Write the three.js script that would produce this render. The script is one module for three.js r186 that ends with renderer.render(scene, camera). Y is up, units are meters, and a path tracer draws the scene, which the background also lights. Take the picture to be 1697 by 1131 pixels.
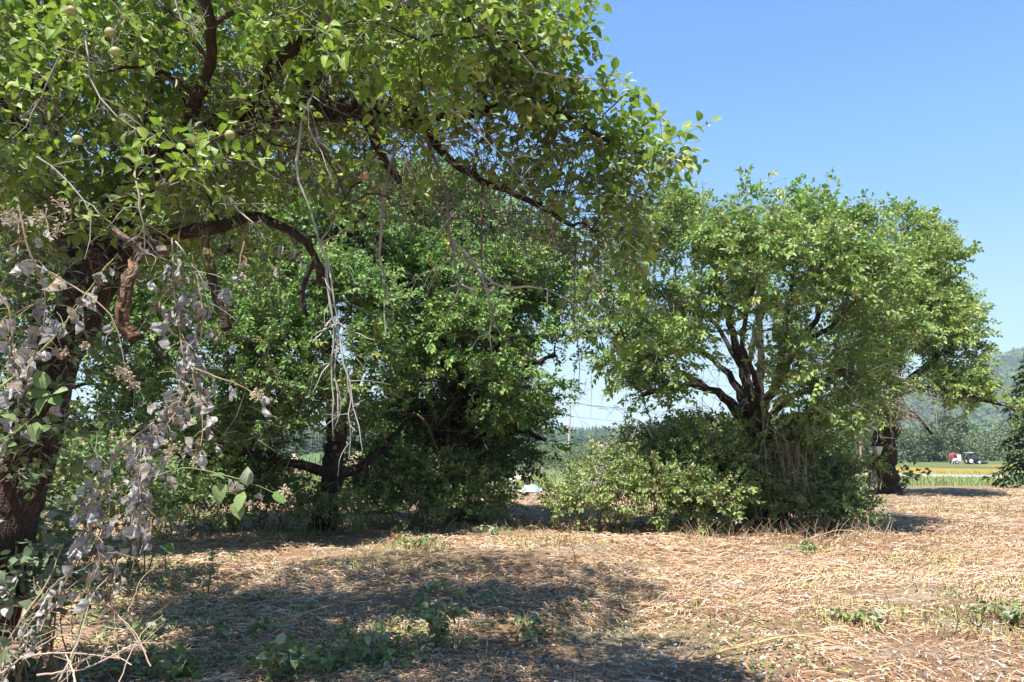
import * as THREE from 'three';

// ---------- camera, sky, sun, exposure ----------
const scene = new THREE.Scene();
const F = 1348, CX = 848.5, CY = 565.5, PITCH = Math.atan(189.5 / F), EYE = 1.35;
const camera = new THREE.PerspectiveCamera(2 * Math.atan(CY / F) * 180 / Math.PI, 1697 / 1131, 0.1, 9000);
camera.position.set(0, EYE, 0);
camera.rotation.order = 'YXZ';
camera.rotation.x = PITCH;
camera.updateMatrixWorld(true);

const renderer = new THREE.WebGLRenderer({ antialias: true });
renderer.toneMapping = THREE.LinearToneMapping;
renderer.toneMappingExposure = 2.45;
renderer.shadowMap.enabled = true;

{ // clear summer sky: pale at the horizon, deeper blue overhead
  const W = 512, H = 256, a = new Float32Array(W * H * 4);
  const stops = [[0, 0.369, 0.4365, 0.45], [3, 0.3195, 0.423, 0.45], [8, 0.225, 0.36, 0.45], [16, 0.1305, 0.2655, 0.4365], [26, 0.0828, 0.189, 0.4095], [38, 0.0612, 0.1485, 0.36], [60, 0.0414, 0.1035, 0.27], [90, 0.0342, 0.0855, 0.234]];
  for (let j = 0; j < H; j++) {
    const el = Math.max(0, ((j + .5) / H - .5) * 180);
    let k = 0; while (k < stops.length - 2 && el > stops[k + 1][0]) k++;
    const s = stops[k], e = stops[k + 1], t = Math.min(1, (el - s[0]) / (e[0] - s[0]));
    for (let i = 0; i < W; i++) for (let c = 0; c < 4; c++) a[(j * W + i) * 4 + c] = c === 3 ? 1 : s[c + 1] + (e[c + 1] - s[c + 1]) * t;
  }
  const tex = new THREE.DataTexture(a, W, H, THREE.RGBAFormat, THREE.FloatType);
  tex.mapping = THREE.EquirectangularReflectionMapping; tex.magFilter = tex.minFilter = THREE.LinearFilter; tex.needsUpdate = true;
  scene.background = tex; scene.environment = tex;
}
const sun = new THREE.DirectionalLight(new THREE.Color().setRGB(1, .95, .86), 5);
sun.position.set(-24, 100, 42);
sun.castShadow = true;
Object.assign(sun.shadow.camera, { left: -60, right: 60, top: 60, bottom: -60, near: 1, far: 300 });
sun.shadow.mapSize.set(4096, 4096);
scene.add(sun, sun.target);
scene.fog = new THREE.FogExp2(new THREE.Color().setRGB(.72, .86, .95), 0.00018);

// ---------- small maths ----------
function RNG(s) { s = (s * 2654435761) >>> 0; const f = () => { s |= 0; s = s + 0x6D2B79F5 | 0; let t = Math.imul(s ^ s >>> 15, 1 | s); t = t + Math.imul(t ^ t >>> 7, 61 | t) ^ t; return ((t ^ t >>> 14) >>> 0) / 4294967296; }; f.s = (a = 1) => (f() * 2 - 1) * a; f.r = (a, b) => a + (b - a) * f(); f.n = () => (f() + f() + f() - 1.5) / .75; return f; }
const add = (a, b, k = 1) => [a[0] + b[0] * k, a[1] + b[1] * k, a[2] + b[2] * k];
const sub = (a, b) => [a[0] - b[0], a[1] - b[1], a[2] - b[2]];
const dot = (a, b) => a[0] * b[0] + a[1] * b[1] + a[2] * b[2];
const cross = (a, b) => [a[1] * b[2] - a[2] * b[1], a[2] * b[0] - a[0] * b[2], a[0] * b[1] - a[1] * b[0]];
const len = a => Math.hypot(a[0], a[1], a[2]);
const nrm = a => { const l = len(a) || 1; return [a[0] / l, a[1] / l, a[2] / l]; };
const mix = (a, b, t) => [a[0] + (b[0] - a[0]) * t, a[1] + (b[1] - a[1]) * t, a[2] + (b[2] - a[2]) * t];
const clamp = (x, a = 0, b = 1) => Math.min(b, Math.max(a, x));
const smooth = (a, b, x) => { const t = clamp((x - a) / (b - a)); return t * t * (3 - 2 * t); };
const rdir = r => { const z = r.s(), a = r() * 6.2832, q = Math.sqrt(1 - z * z); return [q * Math.cos(a), z, q * Math.sin(a)]; };
function hash(x, y, z) { let h = Math.imul(x, 374761393) ^ Math.imul(y, 668265263) ^ Math.imul(z, 2147483647 - 1274126177); h = Math.imul(h ^ h >>> 13, 1274126177); return ((h ^ h >>> 16) >>> 0) / 4294967296; }
function noise(x, y, z = 0) {
  const xi = Math.floor(x), yi = Math.floor(y), zi = Math.floor(z); let u = x - xi, v = y - yi, w = z - zi;
  u = u * u * (3 - 2 * u); v = v * v * (3 - 2 * v); w = w * w * (3 - 2 * w);
  const L = (a, b, t) => a + (b - a) * t, h = (i, j, k) => hash(xi + i, yi + j, zi + k);
  return L(L(L(h(0, 0, 0), h(1, 0, 0), u), L(h(0, 1, 0), h(1, 1, 0), u), v), L(L(h(0, 0, 1), h(1, 0, 1), u), L(h(0, 1, 1), h(1, 1, 1), u), v), w) * 2 - 1;
}
const fbm = (x, y, z = 0) => noise(x, y, z) * .55 + noise(x * 2.1, y * 2.1, z * 2.1 + 7) * .3 + noise(x * 4.3, y * 4.3, z * 4.3 + 3) * .15;

// surveying helpers: a direction seen from the camera station, at a real distance
const CP = Math.cos(PITCH), SP = Math.sin(PITCH);
function P(px, py, d) { const a = (px - CX) / F, b = (CY - py) / F, y = b * CP + SP, z = CP - b * SP, k = d / z; return [a * k, EYE + y * k, -d]; }
function project(p) { const y = p[1] - EYE, z = -p[2], zc = z * CP + y * SP, yc = y * CP - z * SP; return [CX + F * p[0] / zc, CY - F * yc / zc, zc]; }

// ---------- terrain ----------
const PROF = [[-20, -.05], [5, -.04], [8, .12], [13, .19], [18, .21], [25, .24], [40, 0], [60, -.34], [150, -.3], [230, .1], [420, 3], [900, 16], [3000, 30], [9000, 30]];
function G(x, z) {
  const d = -z; let k = 0; while (k < PROF.length - 2 && d > PROF[k + 1][0]) k++;
  const [a, ya] = PROF[k], [b, yb] = PROF[k + 1]; const t = clamp((d - a) / (b - a));
  let y = ya + (yb - ya) * (t * t * (3 - 2 * t) * .5 + t * .5);
  const near = 1 - smooth(30, 60, d);
  if (near > 0) y += near * (.045 * noise(x * .8, z * .8) + .03 * noise(x * 2.1 + 9, z * 2.1) + .012 * noise(x * 5, z * 5 + 4));
  return y;
}
const onG = (x, z, up = 0) => [x, G(x, z) + up, z];
function Pg(px, py) { let d = 5; for (let i = 0; i < 60; i++) { const p = P(px, py, d); const e = p[1] - G(p[0], p[2]); d += e * 2.2 * Math.max(1, d / 6); if (d > 300) d = 300; if (d < 1) d = 1; } const p = P(px, py, d); return onG(p[0], p[2]); }
const gAt = (px, d) => { const p = P(px, 755, d); return onG(p[0], p[2]); };

// ---------- mesh building ----------
class MB {
  constructor() { this.p = []; this.n = []; this.c = []; this.u = []; this.i = []; }
  get count() { return this.p.length / 3; }
  v(p, n, c, u = 0, w = 0) { this.p.push(p[0], p[1], p[2]); this.n.push(n[0], n[1], n[2]); this.c.push(c[0], c[1], c[2]); this.u.push(u, w); }
  leaf(T, p, d, up, L, W, c) {
    const y = nrm(d); let x = cross(y, up); if (len(x) < 1e-3) x = cross(y, [.3, .2, .9]); x = nrm(x); const z = cross(x, y), o = this.count;
    for (let k = 0; k < T.p.length; k++) {
      const q = T.p[k], m = T.n[k], a = q[0] * W, b = q[1] * L, e = q[2] * L;
      this.p.push(p[0] + x[0] * a + y[0] * b + z[0] * e, p[1] + x[1] * a + y[1] * b + z[1] * e, p[2] + x[2] * a + y[2] * b + z[2] * e);
      this.n.push(x[0] * m[0] + y[0] * m[1] + z[0] * m[2], x[1] * m[0] + y[1] * m[1] + z[1] * m[2], x[2] * m[0] + y[2] * m[1] + z[2] * m[2]);
      this.c.push(c[0], c[1], c[2]); this.u.push(q[0] + .5, q[1]);
    }
    for (const k of T.i) this.i.push(o + k);
  }
  // tube through points with radius r(t); col(p, t, n) gives colour
  tube(pts, rad, sides, col, rough = 0, seed = 0, cap = true) {
    const o = this.count, N = pts.length; let ux = null, along = 0;
    for (let k = 0; k < N; k++) {
      const T = nrm(sub(pts[Math.min(N - 1, k + 1)], pts[Math.max(0, k - 1)]));
      if (!ux) ux = nrm(cross(T, Math.abs(T[1]) < .9 ? [0, 1, 0] : [1, 0, 0])); else ux = nrm(sub(ux, [T[0] * dot(ux, T), T[1] * dot(ux, T), T[2] * dot(ux, T)]));
      const uy = cross(T, ux), t = k / (N - 1); if (k) along += len(sub(pts[k], pts[k - 1]));
      for (let s = 0; s <= sides; s++) {
        const a = s / sides * 6.28318, n = [ux[0] * Math.cos(a) + uy[0] * Math.sin(a), ux[1] * Math.cos(a) + uy[1] * Math.sin(a), ux[2] * Math.cos(a) + uy[2] * Math.sin(a)];
        let r = rad(t); const q0 = add(pts[k], n, r);
        if (rough) r *= 1 + rough * (1.2 * noise(n[0] * 1.6 + seed, n[1] * 1.6 + along * 1.5, n[2] * 1.6 + along * 2.2) + .6 * noise(n[0] * 4 + seed, n[1] * 4 + along * 3, n[2] * 4));
        const q = add(pts[k], n, r); this.v(q, n, typeof col === 'function' ? col(q0, t, n) : col, a / 6.28318 * Math.max(.05, 6.28 * rad(0)), along);
      }
    }
    const w = sides + 1;
    for (let k = 0; k < N - 1; k++) for (let s = 0; s < sides; s++) { const a = o + k * w + s, b = a + 1, c = a + w, d = c + 1; this.i.push(a, b, c, b, d, c); }
    if (cap && rad(1) > .004) { const e = o + (N - 1) * w, m = this.count; const T = nrm(sub(pts[N - 1], pts[N - 2])); this.v(add(pts[N - 1], T, rad(1) * .25), T, typeof col === 'function' ? col(pts[N - 1], 1, T) : col); for (let s = 0; s < sides; s++) this.i.push(e + s, e + s + 1, m); }
  }
  box(c, s, col, rotY = 0, tilt = 0) { // simple chamfer-free box with own normals
    const g = new THREE.BoxGeometry(...s); const m = new THREE.Matrix4().makeRotationFromEuler(new THREE.Euler(0, rotY, tilt)); m.setPosition(...c); g.applyMatrix4(m); this.geo(g, col);
  }
  geo(g, col) { const o = this.count, P0 = g.attributes.position, N0 = g.attributes.normal; for (let k = 0; k < P0.count; k++) this.v([P0.getX(k), P0.getY(k), P0.getZ(k)], [N0.getX(k), N0.getY(k), N0.getZ(k)], col, g.attributes.uv ? g.attributes.uv.getX(k) : 0, g.attributes.uv ? g.attributes.uv.getY(k) : 0); if (g.index) for (const k of g.index.array) this.i.push(o + k); else for (let k = 0; k < P0.count; k++) this.i.push(o + k); }
  geometry(off = [0, 0, 0]) {
    const p = new Float32Array(this.p); for (let k = 0; k < p.length; k += 3) { p[k] -= off[0]; p[k + 1] -= off[1]; p[k + 2] -= off[2]; }
    const g = new THREE.BufferGeometry(); g.setAttribute('position', new THREE.BufferAttribute(p, 3)); g.setAttribute('normal', new THREE.BufferAttribute(new Float32Array(this.n), 3));
    g.setAttribute('color', new THREE.BufferAttribute(new Float32Array(this.c), 3)); g.setAttribute('uv', new THREE.BufferAttribute(new Float32Array(this.u), 2)); g.setIndex(new THREE.BufferAttribute(new Uint32Array(this.i), 1)); return g;
  }
  build(name, mat, parent, base, kind) {
    if (!this.i.length) return null;
    const off = base || (parent && origins.get(parent)) || [0, 0, 0];
    const m = new THREE.Mesh(this.geometry(off), mat); m.name = parent ? name : numbered(name); m.castShadow = m.receiveShadow = true;
    if (!parent) { m.position.set(...off); scene.add(m); } else { parent.add(m); const own = origins.get(parent); if (base && own) m.position.set(base[0] - own[0], base[1] - own[1], base[2] - own[2]); }
    if (kind) m.userData.kind = kind; return m;
  }
}
const used = {};
function numbered(n) { const k = used[n] = (used[n] ?? -1) + 1; return k ? n + '_' + String(k).padStart(3, '0') : n; }
const origins = new Map();
function thing(name, label, category, at, group) { const g = new THREE.Group(); g.name = numbered(name); g.position.set(...at); scene.add(g); g.userData = { label, category }; if (group) g.userData.group = group; origins.set(g, at); return g; }
function tag(m, label, category, kind, group) { m.userData.label = label; m.userData.category = category; if (kind) m.userData.kind = kind; if (group) m.userData.group = group; return m; }
function curve(pts, n, jit = 0, r = null) {
  const c = new THREE.CatmullRomCurve3(pts.map(p => new THREE.Vector3(...p)), false, 'centripetal'); const out = c.getSpacedPoints(n).map(v => [v.x, v.y, v.z]);
  if (jit && r) for (let k = 1; k < n; k++) out[k] = add(out[k], [r.s(jit), r.s(jit), r.s(jit)]); return out;
}

// ---------- leaf templates ----------
function leafT(rows, shape, fold, curl, twist = 0, crumple = 0, seed = 1) {
  const p = [], i = [], R = RNG(seed), q = () => crumple ? R.s(crumple) : 0; p.push([0, 0, 0]);
  for (let k = 1; k < rows; k++) { const t = k / rows, w = shape(t) * .5, z0 = -curl * t * t + q() * .6, s = twist * t; p.push([-w + q(), t + q(), z0 + fold * w + s * w + q()], [q() * .5, t, z0], [w + q(), t + q(), z0 + fold * w - s * w + q()]); }
  p.push([q(), 1, -curl]);
  i.push(0, 2, 1, 0, 3, 2); for (let k = 0; k < rows - 2; k++) { const a = 1 + k * 3, b = a + 3; i.push(a, a + 1, b, a + 1, b + 1, b, a + 1, a + 2, b + 1, a + 2, b + 2, b + 1); }
  const a = 1 + (rows - 2) * 3, t = a + 3; i.push(a, a + 1, t, a + 1, a + 2, t);
  const g = new THREE.BufferGeometry(); g.setAttribute('position', new THREE.Float32BufferAttribute(p.flat(), 3)); g.setIndex(i); g.computeVertexNormals(); const n = []; for (let k = 0; k < p.length; k++) n.push([g.attributes.normal.getX(k), g.attributes.normal.getY(k), g.attributes.normal.getZ(k)]);
  return { p, n, i };
}
const oval = t => Math.pow(Math.sin(Math.PI * Math.pow(t, .82)), .75);
const lance = t => Math.pow(Math.sin(Math.PI * Math.pow(t, .75)), 1.0);
const SMALL = [.25, .5, .1, .7].map((f, k) => leafT(2, () => 1, f, [.12, .25, -.05, .35][k]));
const MED = [.25, .55, .1, .4].map((f, k) => leafT(3, oval, f, [.15, .3, -.08, .4][k], [0, .2, -.2, .1][k]));
const BIG = [.2, .5, .05, .35, .6].map((f, k) => leafT(4, oval, f, [.15, .35, -.08, .5, .2][k], [.1, .3, -.3, .2, -.2][k], .018, k + 5));
const WILT = [0, 1, 2, 3, 4, 5].map(k => leafT(6, oval, [1.4, 1, 1.7, 1.2, 1.5, .8][k], [.1, .3, -.2, .4, .15, -.3][k], [.7, -.7, .6, -.5, .8, -.8][k], .13, k + 31));
const pick = (r, a) => a[Math.floor(r() * a.length)];

// ---------- procedural textures ----------
function canvasTex(w, h, draw, srgb) { const c = document.createElement('canvas'); c.width = w; c.height = h; draw(c.getContext('2d'), w, h); const t = new THREE.CanvasTexture(c); t.wrapS = t.wrapT = THREE.RepeatWrapping; t.magFilter = THREE.LinearFilter; if (srgb) t.colorSpace = THREE.SRGBColorSpace; return t; }
function dataTex(w, h, f, srgb) { const a = new Uint8Array(w * h * 4); for (let j = 0; j < h; j++) for (let i = 0; i < w; i++) { const c = f(i / w, j / h), o = (j * w + i) * 4; for (let k = 0; k < 3; k++) a[o + k] = clamp(Array.isArray(c) ? c[k] : c) * 255; a[o + 3] = 255; } const t = new THREE.DataTexture(a, w, h); t.wrapS = t.wrapT = THREE.RepeatWrapping; t.magFilter = THREE.LinearFilter; t.minFilter = THREE.LinearFilter; if (srgb) t.colorSpace = THREE.SRGBColorSpace; t.needsUpdate = true; return t; }
const wrapN = (u, v, s, k) => { const a = noise(u * s, v * s, k), b = noise((u - 1) * s, v * s, k), c = noise(u * s, (v - 1) * s, k), d = noise((u - 1) * s, (v - 1) * s, k); const x = smooth(.75, 1, u), y = smooth(.75, 1, v); return (a * (1 - x) + b * x) * (1 - y) + (c * (1 - x) + d * x) * y; };
const litterTex = canvasTex(1024, 1024, (g, w, h) => { // matted stalks and crumbs, neutral tone
  g.fillStyle = 'rgb(150,146,140)'; g.fillRect(0, 0, w, h); const r = RNG(77);
  for (let k = 0; k < 26000; k++) { const x = r() * w, y = r() * h, a = r.n() * .7 + (r() < .25 ? 1.5 : 0), l = 8 + r() * 60, v = Math.floor(95 + 160 * Math.pow(r(), .7)); g.strokeStyle = `rgba(${v},${v - 4},${v - 10},.75)`; g.lineWidth = .8 + r() * 2.4; for (const [dx, dy] of [[0, 0], [-w, 0], [0, -h]]) { g.beginPath(); g.moveTo(x + dx, y + dy); g.lineTo(x + dx + Math.cos(a) * l, y + dy + Math.sin(a) * l); g.stroke(); } }
}, true);
const litterBump = litterTex.clone(); litterBump.colorSpace = THREE.NoColorSpace;
litterTex.repeat.set(1 / 1.7, 1 / 1.7); litterBump.repeat.set(1 / 1.7, 1 / 1.7);
const barkBump = dataTex(256, 512, (u, v) => { const f = Math.abs(wrapN(u, v * .35, 22, 1)) * .8 + Math.abs(wrapN(u, v, 40, 5)) * .4; return clamp(.15 + f * 1.1); });
const barkTone = dataTex(256, 512, (u, v) => { const f = Math.abs(wrapN(u, v * .35, 22, 1)) * .8 + Math.abs(wrapN(u, v, 40, 5)) * .4; const k = .55 + .5 * clamp(f) + .12 * wrapN(u, v, 9, 3); return [k, k * .98, k * .95]; }, true);
for (const t of [barkBump, barkTone]) t.repeat.set(2.2, 1.6);

const veinTex = dataTex(128, 128, (u, v) => { const x = Math.abs(u - .5), rib = Math.exp(-((x / .018) ** 2)), side = Math.pow(Math.max(0, Math.cos((v * 9 - x * 7) * 6.283)), 14) * smooth(.5, .1, x), n = .06 * noise(u * 12, v * 12) + .05 * noise(u * 40, v * 40, 4); const k = .86 + n + .12 * Math.max(rib, side * .5); return [k, k, k * .98]; }, true);
const witherTex = dataTex(128, 128, (u, v) => { const a = smooth(.0, .4, fbm(u * 5, v * 5, 3)), b = smooth(.15, .5, fbm(u * 9 + 4, v * 9, 8)), x = Math.abs(u - .5), rib = Math.exp(-((x / .02) ** 2)), k = .82 + .14 * noise(u * 30, v * 30) - .12 * rib; const c = mix([k, k, k], [k * .78, k * .68, k * .58], a * .6); return mix(c, [k * .5, k * .42, k * .36], b * .5); }, true);

// ---------- materials ----------
const std = (o) => new THREE.MeshStandardMaterial({ vertexColors: true, roughness: .9, side: THREE.DoubleSide, ...o });
const leafMat = (through, coat) => new THREE.MeshPhysicalMaterial({ vertexColors: true, roughness: .95, side: THREE.DoubleSide, transmission: through, thickness: 0, clearcoat: coat, clearcoatRoughness: .38 });
const M = {
  ground: std({ map: litterTex, bumpMap: litterBump, bumpScale: .012, roughness: 1 }),
  straw: std({ roughness: .75 }), grass: leafMat(.3, 0), bark: std({ map: barkTone, bumpMap: barkBump, bumpScale: .02 }), twig: std({ roughness: .85 }),
  apple: Object.assign(leafMat(.5, .12), { map: veinTex }), plum: leafMat(.34, .16), pear: leafMat(.4, .18), bush: leafMat(.32, .12), needle: leafMat(.1, .1), far: std({ roughness: 1 }), wilt: leafMat(.22, 0),
  paint: std({ roughness: .45 }), wood: std({ roughness: .8 }), road: std({ roughness: .95 }), fruit: new THREE.MeshPhysicalMaterial({ vertexColors: true, roughness: .45, clearcoat: .3, clearcoatRoughness: .3 }), cloth: std({ roughness: .6 })
};

// ---------- ground ----------
const axis = (steps) => { const a = []; for (const [from, to, s, grow] of steps) { let x = from, d = s; while (x < to) { a.push(x); x += d; d *= 1 + grow; } } return a; };
const mownEdge = (x, z) => 26 + 8 * smooth(2, 14, x) + 2.2 * fbm(x * .22, z * .22);
function groundCol(x, z) {
  const d = -z, e = smooth(-1.6, 1.6, d - mownEdge(x, z) + fbm(x * .9, z * .9) * 1.6);
  const n1 = fbm(x * .45, z * .45, 3), n2 = fbm(x * 1.7, z * 1.7, 8);
  let s = mix([.47, .32, .20], [.37, .225, .135], smooth(-.1, .5, n1)); s = mix(s, [.56, .49, .40], smooth(.05, .5, -n2) * .55); s = mix(s, [.30, .30, .12], smooth(.22, .6, fbm(x * .6 + 20, z * .6, 1)) * .55);
  let g = mix([.15, .23, .05], [.25, .27, .09], smooth(-.3, .5, fbm(x * .12, z * .12, 5))); g = mix(g, [.34, .30, .15], smooth(.1, .5, fbm(x * .5, z * .5, 9)) * .5);
  const yf = smooth(62, 72, d) * (1 - smooth(140, 152, d)) * smooth(2, 24, x) * smooth(-.25, .2, fbm(x * .06, z * .035, 2) + .25 * fbm(x * .4, z * .4, 6) + .12);
  g = mix(g, [.62, .42, .05], yf * .85);
  g = mix(g, [.16, .26, .07], smooth(150, 170, d));
  return mix(s, g, e);
}
{
  const half = axis([[0, 7.5, .13, 0], [7.5, 4200, .16, .06]]), xs = [...half.slice(1).map(v => -v).reverse(), ...half], zs = axis([[-14, 3.5, .7, 0], [3.5, 12, .12, 0], [12, 30, .16, .008], [30, 5200, .35, .045]]).map(d => -d);
  const mb = new MB(), w = xs.length;
  for (const z of zs) for (const x of xs) mb.v([x, G(x, z), z], [0, 1, 0], groundCol(x, z), x, z);
  for (let j = 0; j < zs.length - 1; j++) for (let i = 0; i < w - 1; i++) { const a = j * w + i, b = a + 1, c = a + w, d = c + 1; mb.i.push(a, b, c, b, d, c); }
  const m = mb.build('ground', M.ground, null, [0, 0, 0], 'structure'); m.geometry.computeVertexNormals();
  m.userData.label = 'mown orchard ground of dry brown straw running out into green meadow';
}
{ // country road crossing the meadow
  const a = [70, -32], b = [-55, -162], L = Math.hypot(b[0] - a[0], b[1] - a[1]), nx = -(b[1] - a[1]) / L, nz = (b[0] - a[0]) / L, mb = new MB(), N = 160;
  const roadZ = (t) => [a[0] + (b[0] - a[0]) * t, a[1] + (b[1] - a[1]) * t];
  for (let k = 0; k <= N; k++) { const [x, z] = roadZ(k / N); for (const s of [-2.6, -2.2, 2.2, 2.6]) { const X = x + nx * s, Z = z + nz * s; mb.v([X, G(X, Z) + (Math.abs(s) > 2.3 ? -.03 : .09), Z], [0, 1, 0], Math.abs(s) > 2.3 ? [.3, .27, .2] : [.27, .26, .26], X, Z); } }
  for (let k = 0; k < N; k++) for (let s = 0; s < 3; s++) { const q = k * 4 + s; mb.i.push(q, q + 4, q + 1, q + 1, q + 4, q + 5); }
  const m = mb.build('road', M.road, null, [0, 0, 0], 'structure'); m.geometry.computeVertexNormals(); m.userData.label = 'narrow grey country road crossing the far meadow';
}
const hillH = (x, d) => 260 * Math.exp(-(((x - 1450) / 700) ** 2)) * smooth(850, 1500, d) * (1 - .25 * smooth(1500, 2600, d)) + 26 * Math.exp(-(((x + 900) / 900) ** 2)) * smooth(900, 1400, d) + 8 * fbm(x * .004, d * .004);
{
  const mb = new MB(), nx = 110, nz = 36;
  for (let j = 0; j <= nz; j++) for (let i = 0; i <= nx; i++) { const x = -2300 + 4800 * i / nx, d = 820 + 1900 * j / nz; mb.v([x, G(x, -d) - 1.5 + hillH(x, d), -d], [0, 1, 0], [.06, .10, .05], x, d); }
  for (let j = 0; j < nz; j++) for (let i = 0; i < nx; i++) { const q = j * (nx + 1) + i; mb.i.push(q, q + 1, q + nx + 1, q + 1, q + nx + 2, q + nx + 1); }
  const m = mb.build('hill', M.far, null, [0, 0, 0], 'structure'); m.geometry.computeVertexNormals(); m.userData.label = 'long forested hill rising to the right beyond the meadow';
}

// ---------- far woods ----------
function coniferGeo(seed, rows = 6) { // ragged small conifer, 1 m tall
  const r = RNG(seed), mb = new MB();
  for (let k = 0; k < rows; k++) { const y0 = .04 + k / rows * .86, R = .21 * Math.pow(1 - k / rows, .85) + .015, y1 = y0 + .26 * (1 - k / rows * .4), n = 7, o = mb.count, a0 = r() * 6; mb.v([r.s(.01), Math.min(1, y1), r.s(.01)], [0, 1, 0], [1, 1, 1]); for (let s = 0; s < n; s++) { const a = a0 + s / n * 6.283 + r.s(.2), q = R * (.7 + .5 * r()); mb.v([Math.cos(a) * q, y0 + r.s(.03), Math.sin(a) * q], nrm([Math.cos(a), .6, Math.sin(a)]), [1, 1, 1]); } for (let s = 0; s < n; s++) mb.i.push(o, o + 1 + (s + 1) % n, o + 1 + s); }
  const g = mb.geometry(); return g;
}
function roundGeo(seed) { const g = new THREE.IcosahedronGeometry(.5, 2), r = RNG(seed), p = g.attributes.position; for (let k = 0; k < p.count; k++) { const v = [p.getX(k), p.getY(k), p.getZ(k)], s = 1 + .5 * noise(v[0] * 6 + seed, v[1] * 6, v[2] * 6) + .25 * noise(v[0] * 14, v[1] * 14, v[2] * 14 + seed); p.setXYZ(k, v[0] * s, (v[1] * s + .42), v[2] * s); } g.computeVertexNormals(); const c = new Float32Array(p.count * 3).fill(1); g.setAttribute('color', new THREE.BufferAttribute(c, 3)); return g; }
function wood(name, label, geo, spots) { const m = new THREE.InstancedMesh(geo, M.far, spots.length); const q = new THREE.Matrix4(), c = new THREE.Color(); spots.forEach((s, k) => { q.makeRotationY(s.a); q.scale(new THREE.Vector3(s.w, s.h, s.w)); q.setPosition(...s.p); m.setMatrixAt(k, q); c.setRGB(...s.c); m.setColorAt(k, c); }); m.name = numbered(name); m.castShadow = m.receiveShadow = true; scene.add(m); tag(m, label, 'forest', 'stuff'); return m; }
{
  const r = RNG(501), a = [[], []];
  for (let k = 0; k < 9000; k++) { const d = 980 + 800 * Math.pow(r(), .8), x = d * r.r(-.75, .72); if (hillH(x, d) < 4 && r() < .5) continue; const h = r.r(13, 25), t = r(); a[t < .75 ? 0 : 1].push({ p: [x, G(x, -d) - 2 + hillH(x, d), -d], a: r() * 6, w: t < .75 ? h * .8 : h * .7, h: t < .75 ? h : h * .7, c: t < .75 ? mix([.022, .05, .03], [.04, .075, .035], r()) : mix([.05, .09, .035], [.08, .125, .045], r()) }); }
  wood('hillside_forest', 'dark conifer forest covering the hazy hill', coniferGeo(3), a[0]); wood('hillside_broadleaf', 'lighter broadleaf trees scattered through the hill forest', roundGeo(4), a[1]);
  const b = []; for (let k = 0; k < 420; k++) { const d = r.r(330, 460), x = d * r.r(-.72, .24); const h = r.r(9, 14) * (1 + .25 * fbm(x * .03, 2)); b.push({ p: [x, G(x, -d) - .5, -d], a: r() * 6, w: h * 1.0, h, c: mix([.02, .042, .026], [.04, .07, .034], r()) }); }
  wood('conifer_belt', 'belt of dark conifers at the far edge of the meadow', coniferGeo(8, 7), b);
}

// ---------- trees ----------
// leafy sprigs: one shoot of length 1 along y with its leaves
const SPRIGS = [11, 12, 13, 14].map(seed => {
  const r = RNG(seed), mb = new MB(), n = 12; let a = r() * 6; const bend = t => [.08 * Math.sin(t * 3 + seed), t, -.22 * t * t];
  mb.tube([0, .5, 1].map(bend), t => .008 * (1 - .6 * t), 3, [.75, .5, .8], 0, 0, false);
  for (let k = 0; k < n; k++) { const t = .12 + .9 * k / n; a += 2.4; const d = [Math.cos(a) * .85 + r.s(.25), .35 + .5 * t + r.s(.2), Math.sin(a) * .6 - .25 + r.s(.3)], L = r.r(.2, .31) * (.8 + .2 * Math.sin(Math.PI * t)), v = .74 + .5 * r(); mb.leaf(pick(r, SMALL), bend(Math.min(1, t)), d, [r.s(.7), r.s(.5), 1], L, L * .62, [v * (.92 + .2 * r()), v, v]); }
  return mb.geometry();
});
const barkCol = (base, moss, k, seed) => (p) => { const n = fbm(p[0] * 5 + seed, p[1] * 5, p[2] * 5); let c = mix(base, [base[0] * 1.7, base[1] * 1.7, base[2] * 1.75], smooth(.1, .5, fbm(p[0] * 11 + seed, p[1] * 6, p[2] * 11))); return mix(c, moss, smooth(.28 - k, .5 - k, n)); };
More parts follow.
